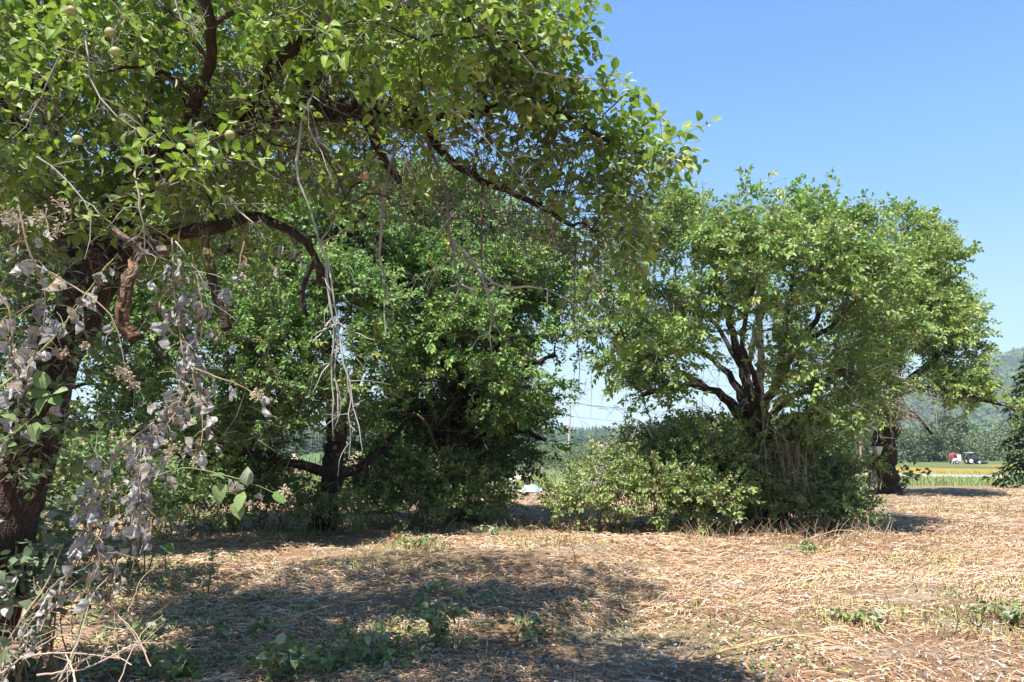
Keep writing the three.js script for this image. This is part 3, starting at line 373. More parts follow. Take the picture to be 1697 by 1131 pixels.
// --- near apple tree, upper left ---
{
  const D = 4.9, b0 = P(-75, 755, D), b = onG(b0[0], b0[2]), t = new Tree('apple_tree', 'near old apple tree leaning in from the left with a spreading leafy crown', 'tree', b, 71, { bark: [.062, .034, .025], moss: [.10, .09, .03], mk: -.08, bs: .8 });
  t.limb([add(b, [0, -.15, 0]), P(-20, 1000, D), P(15, 850, D), P(45, 730, D), P(85, 610, D - .05), P(140, 500, D - .1), P(178, 420, D - .15)], .19, .13, { name: 'trunk', flare: .35, sides: 22, n: 48, rough: .2, jit: .03, from: .7 });
  const L = [
    [[[150, 470, D - .1], [190, 380, D - .2], [225, 310, D - .25], [300, 240, D - .35], [400, 195, D - .4], [500, 185, D - .45], [620, 180, D - .5], [690, 195, D - .55]], .115, .05], [[[690, 195, D - .55], [740, 260, D - .6], [800, 300, D - .65], [870, 330, D - .7], [950, 375, D - .75]], .026, .01], [[[690, 195, D - .55], [780, 190, D - .7], [860, 170, D - .8], [930, 190, D - .85], [1010, 235, D - .9]], .026, .009], [[[175, 440, D - .15], [260, 400, D - .3], [340, 380, D - .4], [420, 362, D - .45], [480, 380, D - .5], [520, 420, D - .5], [530, 470, D - .45]], .043, .018],
    [[[130, 510, D - .1], [110, 400, D], [85, 260, D + .1], [60, 100, D + .1], [50, -80, D]], .07, .035], [[[225, 310, D - .25], [250, 180, D - .1], [280, 40, D], [300, -120, D + .1]], .07, .03], [[[500, 185, D - .45], [520, 120, D - .5], [530, 40, D - .5], [560, -80, D - .4]], .05, .02], [[[400, 195, D - .4], [470, 90, D - .9], [560, 30, D - 1.1], [680, 10, D - 1.2], [790, 40, D - 1.2], [880, 90, D - 1.1]], .045, .014], [[[300, 240, D - .35], [330, 150, D - .9], [350, 60, D - 1.3], [330, -40, D - 1.5]], .045, .02], [[[85, 260, D + .1], [20, 200, D - .5], [-40, 120, D - .9]], .05, .02], [[[600, 182, D - .5], [640, 270, D - .3], [690, 340, D - .2]], .035, .015]];
  for (const [p, a, z] of L) t.limb(path(p), a, z, { step: .07, rough: .3, jit: .2 });
  t.limb(path([[235, 405, D - .9], [222, 440, D - .95], [204, 500, D - 1], [205, 540, D - 1], [222, 562, D - 1]]), .024, .034, { name: 'broken_stub', attach: false, step: .03, rough: .5, col: barkCol([.19, .10, .062], [.3, .2, .14], .1, 3) });
  t.limb(path([[338, 385, D - .8], [345, 430, D - .85], [355, 480, D - .85], [366, 515, D - .85], [376, 545, D - .85]]), .03, .026, { name: 'broken_stub', attach: false, step: .03, rough: .45, col: barkCol([.09, .055, .04], [.17, .14, .045], .35, 3) });
  t.limb(path([[186, 380, D - 1.2], [215, 400, D - 1.2], [240, 420, D - 1.15], [275, 415, D - 1.1]]), .014, .018, { name: 'broken_stub', attach: false, step: .03, rough: .4, col: barkCol([.16, .11, .09], [.3, .24, .2], .2, 3) });
  t.limb(path([[545, 465, D - .7], [520, 430, D - .65], [500, 500, D - .6], [510, 525, D - .6]]), .02, .012, { attach: false, step: .05 });
  const r = t.r, list = [];
  for (let x = -60; x <= 850; x += 122) { list.push([x + r.s(30), -110 + r.s(30), 5.3 + r.s(.5), .5]); list.push([x + r.s(40), -50 + r.s(30), 4.2 + r.s(.4), .3]); list.push([x + r.s(40), 35 + r.s(30), (x > 500 ? 3.5 : 3.9) + r.s(.4), .3]); list.push([x + r.s(40), 125 + r.s(25), 4.1 + r.s(.45), .3]); }
  for (let x = -20; x <= 640; x += 125) { list.push([x + r.s(30), 215 + r.s(25), 4.3 + r.s(.5), .27]); if (x < 480) { list.push([x + r.s(30), 310 + r.s(25), 4.6 + r.s(.4), .24]); list.push([x + r.s(40), 380 + r.s(30), 5.2 + r.s(.3), .26]); } list.push([x + r.s(40), 90 + r.s(40), 5.5, .45]); list.push([x + r.s(40), 240 + r.s(40), 5.6, .4]); }
  list.push([700, 150, 3.5, .12], [700, 70, 3.5, .28], [800, 60, 3.6, .28], [870, 60, 3.8, .22], [905, 70, 4, .16], [780, 150, 3.9, .28], [870, 160, 4, .26], [920, 145, 4.1, .18], [690, 180, 4.1, .2], [800, 230, 4.1, .25], [890, 240, 4.2, .26], [960, 225, 4.1, .22], [1000, 190, 4.2, .12], [1055, 155, 4.1, .055, 3], [1000, 270, 4.1, .2], [1050, 255, 4, .15], [1095, 255, 4, .12], [1115, 275, 4, .06, 5], [1020, 330, 4.2, .2], [1065, 330, 4.2, .12], [950, 320, 4.3, .22], [1040, 385, 4.3, .15], [985, 385, 4.3, .18], [1055, 430, 4.3, .1], [900, 330, 4.3, .16], [1020, 460, 4.35, .12], [1010, 520, 4.35, .08], [1040, 570, 4.3, .045, 3], [330, 285, 3.3, .1, 7], [275, 300, 3.5, .12, 8], [420, 215, 3.5, .1, 6], [600, 300, 4, .1, 5], [650, 330, 3.8, .05, 3], [545, 380, 4, .07, 4], [120, 380, 4, .12, 6], [60, 320, 4, .16]);
  for (const [x, y, d, q] of [[140, 170, 5.9, .5], [280, 120, 6.3, .55], [420, 140, 6, .5], [540, 110, 6.6, .55], [660, 120, 6.2, .5], [770, 130, 6.5, .45], [200, 60, 7, .6], [360, 60, 7.4, .6], [520, 70, 7.6, .6], [680, 90, 7.5, .55], [800, 80, 7, .45], [60, 220, 6.4, .5], [320, 220, 6.8, .5], [480, 215, 7, .45], [600, 200, 7.2, .42], [60, 60, 6, .6], [430, -60, 6.6, .6], [620, -60, 6.6, .6], [230, -60, 6.8, .6]]) list.push([x, y, d, q, 130 * q]);
  for (const [x, y, d, q] of [[60, 350, 5.4, .3], [150, 330, 5.6, .3], [250, 340, 5.6, .3], [340, 330, 5.5, .28], [420, 320, 5.5, .26], [500, 310, 5.6, .24], [30, 440, 5.6, .3], [280, 430, 5.8, .26], [380, 420, 5.8, .24], [0, 300, 4.4, .22], [220, 400, 4.3, .12], [300, 370, 4.2, .14]]) list.push([x, y, d, q]);
  const all = [];
  t.foliate(blobs(list), { per: 600, len: [.12, .28], leaves: [6, 10], size: [.045, .078], ratio: .62, col: tint([.185, .335, .032], [.30, .465, .05], [.44, .53, .09], .13), T: BIG, droop: 0, sag: .4, leafDroop: .15, twigP: .5, twigCol: [.17, .15, .13], sink: (...a) => all.push(a) });
  // the leaves that show largest are parts of their own, the rest one mass
  const size = a => { const q = project(a[1]); return q[0] > 0 && q[0] < 1697 && q[1] > 0 && q[1] < 1131 ? a[4] / q[2] : 0; };
  all.sort((a, b) => size(b) - size(a));
  const geos = BIG.map(T => { const m = new MB(); m.leaf(T, [0, 0, 0], [0, 1, 0], [0, 0, 1], 1, 1, [1, 1, 1]); const g = m.geometry(); g.deleteAttribute('color'); return g; });
  const mats = [[.18, .325, .032], [.235, .39, .04], [.285, .445, .048], [.37, .5, .075]].map(c => new THREE.MeshPhysicalMaterial({ color: new THREE.Color().setRGB(...c), roughness: .95, side: THREE.DoubleSide, map: veinTex, transmission: .46, thickness: 0, clearcoat: .12, clearcoatRoughness: .35 }));
  const q = new THREE.Matrix4();
  for (let k = 0; k < all.length; k++) {
    const [T, p, d, up, ll, w, c] = all[k];
    if (k >= 300) { t.fol.leaf(T, p, d, up, ll, w, c); continue; }
    const y = nrm(d), x = nrm(cross(y, up)), z = cross(x, y), m = new THREE.Mesh(geos[BIG.indexOf(T)], mats[c[1] < .31 ? 0 : c[1] < .38 ? 1 : c[1] < .45 ? 2 : 3]);
    q.set(x[0] * w, y[0] * ll, z[0] * ll, p[0] - b[0], x[1] * w, y[1] * ll, z[1] * ll, p[1] - b[1], x[2] * w, y[2] * ll, z[2] * ll, p[2] - b[2], 0, 0, 0, 1); q.decompose(m.position, m.quaternion, m.scale); m.name = 'leaf'; m.castShadow = m.receiveShadow = true; t.g.add(m);
  }
  // long pale dead water shoots and lichened twigs hanging from the crown
  const pale = [.42, .385, .35], dk = [.16, .12, .10];
  for (const [p, a, c, s] of [[[[512, 165, 3.7], [492, 230, 3.7], [505, 330, 3.7], [540, 430, 3.68], [558, 520, 3.66], [552, 600, 3.66], [560, 690, 3.64]], .011, pale, 3], [[[540, 430, 3.68], [545, 500, 3.64], [575, 610, 3.6], [590, 690, 3.6], [600, 747, 3.6]], .011, pale, 2], [[[575, 610, 3.6], [581, 680, 3.6], [578, 760, 3.6]], .008, pale, 1], [[[553, 540, 3.66], [550, 640, 3.66], [552, 725, 3.66]], .009, pale, 1], [[[655, 230, 4], [640, 310, 4], [630, 400, 3.98], [634, 470, 3.96], [640, 560, 3.96]], .015, [.3, .25, .22], 5], [[[690, 200, 4.3], [720, 260, 4.2], [740, 330, 4.2], [752, 420, 4.15], [762, 470, 4.1], [735, 530, 4.1]], .018, [.26, .21, .19], 10], [[[752, 400, 4.15], [790, 440, 4.1], [810, 500, 4.1], [815, 590, 4.1]], .011, pale, 8], [[[770, 430, 4.15], [830, 475, 4.1], [900, 480, 4.05], [960, 510, 4], [1010, 560, 4]], .010, [.4, .34, .3], 6], [[[745, 430, 4.15], [690, 460, 4.1], [655, 480, 4.1]], .008, [.4, .34, .3], 3],
    [[[955, 400, 4.3], [952, 500, 4.3], [957, 590, 4.3], [958, 645, 4.3]], .008, dk, 6], [[[985, 420, 4.3], [968, 520, 4.3], [957, 600, 4.3]], .005, dk, 3], [[[520, 150, 3.6], [510, 200, 3.6], [540, 270, 3.6], [552, 305, 3.6]], .007, pale, 3], [[[375, 325, 3.4], [410, 360, 3.4], [440, 400, 3.4]], .007, pale, 2], [[[720, 160, 3.4], [770, 200, 3.45], [840, 260, 3.5], [880, 330, 3.6]], .006, pale, 5], [[[810, 0, 3.7], [815, 80, 3.7], [812, 150, 3.7]], .01, [.2, .17, .15], 4], [[[680, 60, 3.5], [750, 40, 3.5], [810, 60, 3.5], [880, 110, 3.6]], .007, pale, 8], [[[845, 70, 3.6], [900, 120, 3.65], [980, 130, 3.7], [1010, 140, 3.7]], .006, pale, 6], [[[600, 230, 4.1], [612, 290, 4.1], [620, 330, 4.1]], .012, dk, 4], [[[670, 250, 4.2], [690, 330, 4.2], [680, 400, 4.2]], .012, dk, 8], [[[800, 300, 4.2], [795, 380, 4.2], [800, 450, 4.2], [785, 520, 4.2]], .012, dk, 9], [[[140, 60, 3.4], [160, 150, 3.4], [200, 200, 3.4], [290, 240, 3.4]], .007, [.4, .35, .31], 8], [[[100, 90, 3.5], [60, 180, 3.5], [20, 230, 3.5]], .006, [.4, .35, .31], 6], [[[60, 260, 3.5], [115, 300, 3.5], [150, 360, 3.5], [140, 430, 3.5]], .006, pale, 6], [[[225, 300, 3.5], [235, 380, 3.5], [245, 440, 3.5]], .007, pale, 8],
    [[[290, 0, 3.4], [310, 40, 3.4], [325, 45, 3.4], [345, 10, 3.4]], .006, pale, 3], [[[185, 90, 3.4], [195, 30, 3.4], [215, -10, 3.4]], .005, pale, 3], [[[495, 690, 4.6], [520, 610, 4.6], [535, 540, 4.6]], .006, dk, 4], [[[290, 400, 3.7], [340, 470, 3.7], [350, 520, 3.7]], .005, pale, 3]]) t.dead(path(p), a * .78, { col: c, side: s + 4, sl: [.04, .18], jit: .011, rough: .4 });
  const tw = new MB(); // thicket of fine bare twigs inside the crown
  for (let k = 0; k < 1500; k++) { const x = r.r(330, 1060), s = P(x, clamp(180 + (x - 600) * .28 + r.s(110) + 40, 120, 480), 4.45 + r.s(.5)), e = nrm([r.s(.8) + .2, -.5 + r.s(.7), r.s(.6)]), l = r.r(.1, .34), m = add(add(s, e, l * .5), [r.s(.03), r.s(.03), r.s(.03)]); tw.tube([s, m, add(add(s, e, l), [r.s(.06), r.s(.06), r.s(.06)])], q => .0032 * (1 - .6 * q), 3, mix([.09, .07, .06], [.30, .27, .25], Math.pow(r(), 2)), 0, 0, false); }
  for (let k = 0; k < 900; k++) { const s = P(r.r(-20, 480), r.r(150, k % 2 ? 480 : 720) , 4.6 + r.s(.6)), e = nrm([r.s(.8), -.4 + r.s(.8), r.s(.6)]), l = r.r(.08, .3), m = add(add(s, e, l * .5), [r.s(.03), r.s(.03), r.s(.03)]); tw.tube([s, m, add(add(s, e, l), [r.s(.06), r.s(.06), r.s(.06)])], q => .003 * (1 - .6 * q), 3, mix([.09, .07, .06], [.30, .27, .25], Math.pow(r(), 2)), 0, 0, false); }
  tw.build('bare_twigs', M.twig, t.g, null, 'stuff');
  for (const [px, py, d] of [[118, 18, 3.3], [182, 54, 3.3], [191, 86, 3.3], [456, 36, 3.4], [128, 232, 3.4], [319, 233, 3.5], [381, 224, 3.4], [604, 292, 3.8], [877, 18, 3.7], [1003, 148, 4]]) { const c = P(px, py, d), m = new MB(), g = new THREE.SphereGeometry(.0235, 14, 10), p = g.attributes.position; for (let k = 0; k < p.count; k++) { const y = p.getY(k), h = Math.hypot(p.getX(k), p.getZ(k)), dip = .007 * Math.exp(-((h / .007) ** 2)) * Math.sign(y); p.setY(k, y * .92 - dip); } g.computeVertexNormals(); g.translate(...c); m.geo(g, [1, 1, 1]); for (let k = 0; k < m.c.length; k += 3) { const n = fbm(m.p[k] * 40, m.p[k + 1] * 40, m.p[k + 2] * 40 + px), cc = mix([.27, .33, .11], [.32, .12, .09], smooth(-.1, .4, n)); m.c[k] = cc[0]; m.c[k + 1] = cc[1]; m.c[k + 2] = cc[2]; } const a = m.build('apple', M.fruit, t.g); const s = new MB(); s.tube([add(c, [0, .018, 0]), add(c, [.004, .035, .002]), add(c, [.012, .055, .004])], () => .0016, 5, [.16, .14, .07]); const st = s.build('stalk', M.twig, null, [0, 0, 0]); scene.remove(st); used.stalk--; st.name = 'stalk'; st.position.set(-b[0], -b[1], -b[2]); a.add(st); }
  t.finish(M.apple);
}

// ---------- thickets ----------
function thicket(name, label, cat, base, seed, list, o = {}) { // bramble mound: canes rising and arching over, leafy outside
  const t = new Tree(name, label, cat, base, seed, { bark: [.10, .07, .045] }), r = t.r;
  if (!o.noCanes) for (const [px, py, d, R] of list) { const c = P(px, py, d), g = onG(c[0], c[2], -.03); for (let k = 0; k < 3; k++) { const a = r() * 6.28, e = add(c, [Math.cos(a) * R * .7, R * .5, Math.sin(a) * R * .7]), m = add(mix(g, e, .6), [0, R * .5, 0]); t.twig.tube(curve([add(g, [r.s(.2), 0, r.s(.2)]), m, e], 8), q => .008 * (1 - .5 * q), 4, mix([.14, .09, .06], [.12, .14, .05], r()), 0, 0, false); } }
  t.foliate(list.map(([px, py, d, R]) => ({ c: P(px, py, d), r: [R, R * (o.flat || .8), R] })), { loose: true, inst: o.T ? 0 : 1, per: (o.per || 230) * (o.T ? 1.9 : 2.9), len: [.18, .34], leaves: [5, 9], size: o.size || [.058, .095], ratio: .85, col: o.col, T: o.T || SMALL, droop: 0, leafDroop: .1, twigP: .25, twigCol: [.17, .12, .08], face: .1 });
  if (o.panicles) for (let k = 0; k < o.panicles; k++) { const [px, py, d, R] = pick(r, list.slice(0, o.panFrom || list.length)), u = rdir(r); u[1] = Math.abs(u[1]); u[2] = Math.abs(u[2]) * .6; const c = add(P(px, py, d), u, R * 1.02); if (c[1] < G(c[0], c[2]) + .1) continue; const cl = mix([.52, .44, .38], [.62, .56, .52], r()); for (let j = 0; j < 14; j++) t.fol.leaf(SMALL[0], add(c, [r.s(.07), r.s(.05), r.s(.07)]), rdir(r), rdir(r), r.r(.015, .03), .018, cl); }
  return t;
}
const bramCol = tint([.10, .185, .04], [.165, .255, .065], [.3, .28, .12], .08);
{
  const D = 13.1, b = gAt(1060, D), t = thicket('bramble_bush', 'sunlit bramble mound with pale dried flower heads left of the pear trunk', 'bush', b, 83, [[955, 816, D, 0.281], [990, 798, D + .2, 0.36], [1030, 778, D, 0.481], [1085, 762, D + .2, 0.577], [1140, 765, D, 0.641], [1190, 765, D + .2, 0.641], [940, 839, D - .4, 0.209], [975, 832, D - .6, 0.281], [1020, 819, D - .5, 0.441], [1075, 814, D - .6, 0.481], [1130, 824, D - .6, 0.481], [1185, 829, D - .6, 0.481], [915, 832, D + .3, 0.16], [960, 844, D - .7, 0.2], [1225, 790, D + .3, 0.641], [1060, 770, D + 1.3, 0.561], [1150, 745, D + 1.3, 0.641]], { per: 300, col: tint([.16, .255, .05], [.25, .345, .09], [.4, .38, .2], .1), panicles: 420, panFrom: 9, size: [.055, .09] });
  t.dead(path([[1085, 730, D - .3], [1065, 700, D - .3], [1040, 690, D - .3]]), .025, { col: [.36, .32, .28], side: 6, sl: [.1, .4] }); t.dead(path([[1010, 745, D - .3], [985, 715, D - .3], [962, 695, D - .3]]), .01, { col: [.42, .37, .32], side: 3 }); t.dead(path([[1040, 730, D - .3], [1035, 690, D - .3], [1025, 680, D - .3]]), .01, { col: [.3, .26, .22], side: 5 });
  t.finish(M.bush);
}
{
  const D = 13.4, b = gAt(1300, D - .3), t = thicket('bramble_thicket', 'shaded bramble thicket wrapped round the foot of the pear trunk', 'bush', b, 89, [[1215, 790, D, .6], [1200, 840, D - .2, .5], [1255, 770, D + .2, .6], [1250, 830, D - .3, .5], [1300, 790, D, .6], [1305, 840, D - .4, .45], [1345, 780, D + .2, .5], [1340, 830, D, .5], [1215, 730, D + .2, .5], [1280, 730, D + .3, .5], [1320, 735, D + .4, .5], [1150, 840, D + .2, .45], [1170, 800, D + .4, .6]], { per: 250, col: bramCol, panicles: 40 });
  const r = t.r; for (let k = 0; k < 46; k++) { const x = r.r(1285, 1350), y = r.r(690, 800), d = D - .7 + r.s(.25); t.dead(path([[x, y, d], [x + r.s(8) + 3, y + 30, d], [x + r.s(14) + 6, Math.min(862, y + r.r(50, 110)), d]]), .006, { col: mix([.2, .14, .1], [.38, .3, .23], r()), side: 5, sl: [.04, .14], name: 'dry_vine' }); }
  t.finish(M.bush);
}
thicket('bramble_bush', 'low bright bramble bush spilling right of the pear trunk', 'bush', gAt(1400, 13), 97, [[1365, 830, 13, .42], [1400, 845, 12.9, .36], [1425, 858, 12.8, .26], [1385, 800, 13.3, .4], [1350, 855, 12.8, .25]], { per: 300, col: bramCol, panicles: 30 }).finish(M.bush);
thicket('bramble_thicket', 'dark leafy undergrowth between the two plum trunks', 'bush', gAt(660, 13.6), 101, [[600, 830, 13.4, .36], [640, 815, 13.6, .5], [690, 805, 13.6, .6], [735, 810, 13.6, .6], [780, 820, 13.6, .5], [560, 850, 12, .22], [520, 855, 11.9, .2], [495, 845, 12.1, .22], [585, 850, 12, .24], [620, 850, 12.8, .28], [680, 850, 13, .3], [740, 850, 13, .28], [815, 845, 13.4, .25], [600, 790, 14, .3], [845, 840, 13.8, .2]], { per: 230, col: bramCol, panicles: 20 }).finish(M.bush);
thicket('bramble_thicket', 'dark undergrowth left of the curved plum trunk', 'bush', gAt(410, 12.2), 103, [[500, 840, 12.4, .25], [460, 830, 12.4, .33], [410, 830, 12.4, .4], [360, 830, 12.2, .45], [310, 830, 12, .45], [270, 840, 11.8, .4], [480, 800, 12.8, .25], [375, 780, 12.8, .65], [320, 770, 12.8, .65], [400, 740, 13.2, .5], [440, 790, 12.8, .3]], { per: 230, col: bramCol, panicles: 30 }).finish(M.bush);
thicket('bramble_bush', 'sunlit leafy brambles behind the leaning apple trunk', 'bush', gAt(150, 8), 107, [[110, 790, 8, .3], [160, 800, 8, .3], [210, 810, 8.2, .35], [90, 830, 7.6, .3], [150, 850, 7.5, .28], [220, 850, 7.8, .3], [260, 830, 8.4, .3], [60, 770, 8.5, .3], [180, 770, 8.6, .25], [30, 850, 7.6, .4]], { per: 260, col: bramCol, size: [.05, .085] }).finish(M.bush);
thicket('bramble_bush', 'grey green bramble clump at the bottom left corner', 'bush', gAt(20, 5.2), 109, [[20, 920, 5, .16], [60, 960, 4.9, .14], [10, 1000, 4.8, .16], [90, 930, 5.1, .12], [40, 880, 5.2, .16], [-30, 950, 4.9, .2], [0, 1080, 4.5, .12], [100, 990, 5, .1], [20, 850, 5.3, .13]], { per: 480, col: tint([.09, .14, .06], [.16, .2, .11], [.36, .35, .3], .15), size: [.05, .09], T: BIG }).finish(M.bush);

{ // leafy young tree behind the leaning trunk
  const D = 9.6, b = gAt(70, D), t = new Tree('plum_tree', 'leafy young tree behind the leaning apple trunk at far left', 'tree', b, 113, { bark: [.045, .033, .027] });
  t.limb([add(b, [0, -.1, 0]), P(75, 780, D), P(85, 660, D), P(110, 540, D)], .11, .07, { name: 'trunk', flare: .4 });
  t.limb(path([[88, 640, D], [150, 560, D - .2], [200, 480, D - .3]]), .05, .02); t.limb(path([[95, 600, D], [40, 500, D + .2], [0, 420, D + .3]]), .05, .02);
  t.foliate(blobs([[20, 420, D, .6], [90, 400, D + .3, .6], [170, 420, D, .6], [230, 460, D, .5], [-30, 520, D, .6], [50, 520, D + .4, .6], [130, 500, D - .3, .5], [200, 560, D - .2, .5], [250, 600, D, .45], [0, 620, D + .2, .6], [215, 650, D + .1, .4], [40, 690, D + .3, .5], [190, 720, D + .2, .4], [240, 720, D + .4, .45], [110, 740, D + .6, .35], [265, 520, D, .45]]), { inst: 1, per: 560, len: [.2, .36], leaves: [7, 12], size: [.055, .085], ratio: .72, col: plumCol, T: SMALL, droop: .1, leafDroop: .2, twigP: .35 });
  t.finish(M.plum);
}

thicket('trunk_vine', 'green bramble vine climbing the leaning apple trunk', 'vine', gAt(-20, 4.7), 127, [[30, 800, 4.6, .16], [60, 720, 4.55, .13], [10, 700, 4.6, .16], [85, 600, 4.55, .12], [120, 560, 4.6, .1], [20, 600, 4.7, .18], [150, 450, 4.5, .12], [60, 480, 4.6, .16], [100, 400, 4.5, .14], [5, 520, 4.5, .15], [0, 780, 4.5, .15]], { per: 420, col: bramCol, size: [.04, .07], T: BIG, noCanes: true }).finish(M.apple);

// ---------- near bramble canes with withered leaves ----------
const unitGeo = T => { const m = new MB(); m.leaf(T, [0, 0, 0], [0, 1, 0], [0, 0, 1], 1, 1, [1, 1, 1]); const g = m.geometry(); g.deleteAttribute('color'); return g; };
const wiltGeo = WILT.map(unitGeo), bigGeo = BIG.map(unitGeo);
const solidLeaf = (c, tr, coat = 0) => new THREE.MeshPhysicalMaterial({ color: new THREE.Color().setRGB(...c), roughness: .95, side: THREE.DoubleSide, transmission: tr, thickness: 0, clearcoat: coat, clearcoatRoughness: .4 });
const wiltMats = [[.62, .63, .64], [.53, .54, .55], [.43, .43, .435], [.40, .32, .25], [.54, .5, .45]].map(c => Object.assign(solidLeaf(c, .12), { map: witherTex }));
const greenMats = [solidLeaf([.13, .24, .05], .3, .15), solidLeaf([.185, .30, .07], .3, .15), solidLeaf([.26, .36, .12], .3, .1), solidLeaf([.38, .42, .3], .25, .05)].map(m => Object.assign(m, { map: veinTex }));
function placeLeaf(parent, name, geo, mat, p, d, up, L, W) {
  const y = nrm(d); let x = cross(y, up); if (len(x) < .01) x = cross(y, [.3, .5, .8]); x = nrm(x); const z = cross(x, y), o = origins.get(parent), m = new THREE.Mesh(geo, mat), q = new THREE.Matrix4();
  q.set(x[0] * W, y[0] * L, z[0] * L, p[0] - o[0], x[1] * W, y[1] * L, z[1] * L, p[1] - o[1], x[2] * W, y[2] * L, z[2] * L, p[2] - o[2], 0, 0, 0, 1); q.decompose(m.position, m.quaternion, m.scale); m.name = name; m.castShadow = m.receiveShadow = true; parent.add(m); return m;
}
function seedHead(parent, c, r, n = 26, R = .045) { const mb = new MB(); for (let k = 0; k < n; k++) { const e = rdir(r), q = add(c, e, R * r.r(.4, 1)); mb.tube([c, add(mix(c, q, .5), [0, .004, 0]), q], () => .0009, 3, [.42, .33, .24], 0, 0, false); const g = new THREE.IcosahedronGeometry(r.r(.003, .0055), 0); g.translate(...q); mb.geo(g, mix([.3, .23, .17], [.45, .37, .29], r())); } mb.build('seed_head', M.twig, parent); }
function cane(label, pts, o = {}) {
  const w = path(pts), r = RNG(o.seed || 1), n = Math.max(10, Math.round(w.reduce((a, p, k) => k ? a + len(sub(p, w[k - 1])) : 0, 0) / .04)), c = curve(w, n, .003, r), t = thing('bramble_cane', label, 'bramble', w[0], 'withered bramble canes at the left'), mb = new MB(), col = o.col || [.33, .24, .16];
  mb.tube(c, q => (o.r || .0045) * (1 - .6 * q), 6, p => { const k = .8 + .4 * noise(p[0] * 50, p[1] * 50, p[2] * 50); return [col[0] * k, col[1] * k, col[2] * k]; });
  const st = new MB();
  for (let k = 0; k < (o.leaves || 0); k++) {
    const t0 = r.r(o.from ?? .08, 1), p0 = c[Math.floor(t0 * n)], out = nrm([r.s(1), r.s(.3), r.s(1)]), s = r.r(.015, o.spread || .07), p = add(add(p0, out, s), [0, -s * r.r(.2, .7), 0]);
    st.tube([p0, add(mix(p0, p, .5), [0, .008, 0]), p], () => .0012, 3, col, 0, 0, false);
    placeLeaf(t, 'withered_leaf', pick(r, wiltGeo), wiltMats[Math.min(4, Math.floor(Math.pow(r(), 1.3) * 5))], p, [r.s(.4), -1, r.s(.4)], rdir(r), r.r(.034, .066) * (o.size || 1), r.r(.012, .024) * (o.size || 1));
  }
  for (const [px, py, d, L, dx, dy] of o.green || []) placeLeaf(t, 'green_leaf', pick(r, bigGeo), pick(r, greenMats), P(px, py, d), [dx, dy, .35], [r.s(.3), 1, .6], L, L * .8);
  for (let k = 0; k < (o.side || 0); k++) { const q = Math.floor(r.r(.1, .95) * n), e = nrm([r.s(1), r.s(.7), r.s(.7)]), L = r.r(.05, .16); st.tube([c[q], add(c[q], e, L * .5), add(add(c[q], e, L), [0, -.02, 0])], () => .0014, 3, col, 0, 0, false); }
  mb.build('cane', M.twig, t); if (st.i.length) st.build('leaf_stalks', M.twig, t, null, 'stuff');
  for (const [px, py, d, R] of o.seeds || []) seedHead(t, P(px, py, d), r, 26, R || .045);
  return t;
}
cane('long hanging cane thick with grey withered leaves, below the broken stub', [[285, 395, 3.7], [288, 480, 3.65], [300, 570, 3.6], [305, 640, 3.6], [280, 700, 3.55], [240, 745, 3.5], [228, 810, 3.45], [215, 880, 3.4]], { leaves: 120, seed: 3, side: 14, seeds: [[215, 625, 3.4], [205, 612, 3.5], [285, 745, 3.4]], spread: .1 });
cane('hanging cane with a bunch of pale leaves under the mossy stub', [[325, 440, 3.7], [335, 540, 3.65], [318, 610, 3.6], [335, 680, 3.55], [330, 760, 3.5]], { leaves: 48, seed: 5, side: 8, spread: .09, seeds: [[325, 765, 3.5, .03]] });
cane('greenish cane arching up from the left edge with few withered leaves', [[-20, 660, 3.5], [60, 590, 3.5], [120, 520, 3.5], [160, 460, 3.55], [195, 420, 3.6]], { leaves: 22, seed: 7, col: [.32, .33, .13], r: .005, side: 6, seeds: [[140, 575, 3.45, .025], [105, 585, 3.4, .03]] });
cane('hanging string of large grey leaves at the left edge', [[30, 340, 3.2], [45, 410, 3.2], [72, 480, 3.25], [70, 550, 3.25], [55, 600, 3.3]], { leaves: 36, seed: 9, size: 1.1, spread: .12, seeds: [[30, 370, 3.1, .07], [75, 360, 3.1, .07], [105, 345, 3.15, .06], [95, 385, 3.15, .05], [10, 355, 3.1, .06]] });
cane('thin brown cane curving from the trunk to a cluster of seed heads', [[60, 440, 3.4], [130, 480, 3.4], [180, 520, 3.4], [200, 570, 3.4], [205, 610, 3.4]], { leaves: 8, seed: 11, seeds: [[200, 620, 3.4], [222, 640, 3.4, .03]] });
cane('drooping cane of withered leaves in front of the trunk foot', [[255, 700, 3.5], [200, 745, 3.5], [160, 810, 3.5], [150, 870, 3.5], [165, 930, 3.5], [135, 990, 3.5]], { leaves: 64, seed: 13, side: 10, spread: .09, col: [.36, .25, .17] });
cane('slanting stem with pale leaf bunches near the lower left', [[190, 760, 3.6], [150, 880, 3.6], [110, 960, 3.6], [60, 1020, 3.6], [0, 1090, 3.6]], { leaves: 30, seed: 15, side: 8, from: .2 });
cane('green bramble shoot reaching right with pale fresh leaves', [[255, 790, 3.4], [310, 775, 3.4], [360, 785, 3.4], [410, 800, 3.4], [450, 815, 3.4], [475, 825, 3.4]], { col: [.25, .29, .12], r: .003, leaves: 3, from: .3, seed: 17, green: [[408, 805, 3.4, .07, .1, 1], [408, 800, 3.4, .06, .5, .8], [365, 800, 3.4, .08, .1, -1], [372, 795, 3.4, .06, -.6, .4], [405, 815, 3.38, .085, -.3, -1], [455, 815, 3.4, .07, .6, -.5], [395, 830, 3.4, .08, .2, -.8]], seeds: [[470, 815, 3.4, .03]] });
cane('thin twig carrying three pale leaves and a tan seed head', [[320, 610, 3.5], [360, 625, 3.5], [400, 640, 3.5], [440, 665, 3.5]], { leaves: 6, seed: 19, seeds: [[425, 655, 3.5, .035]] });
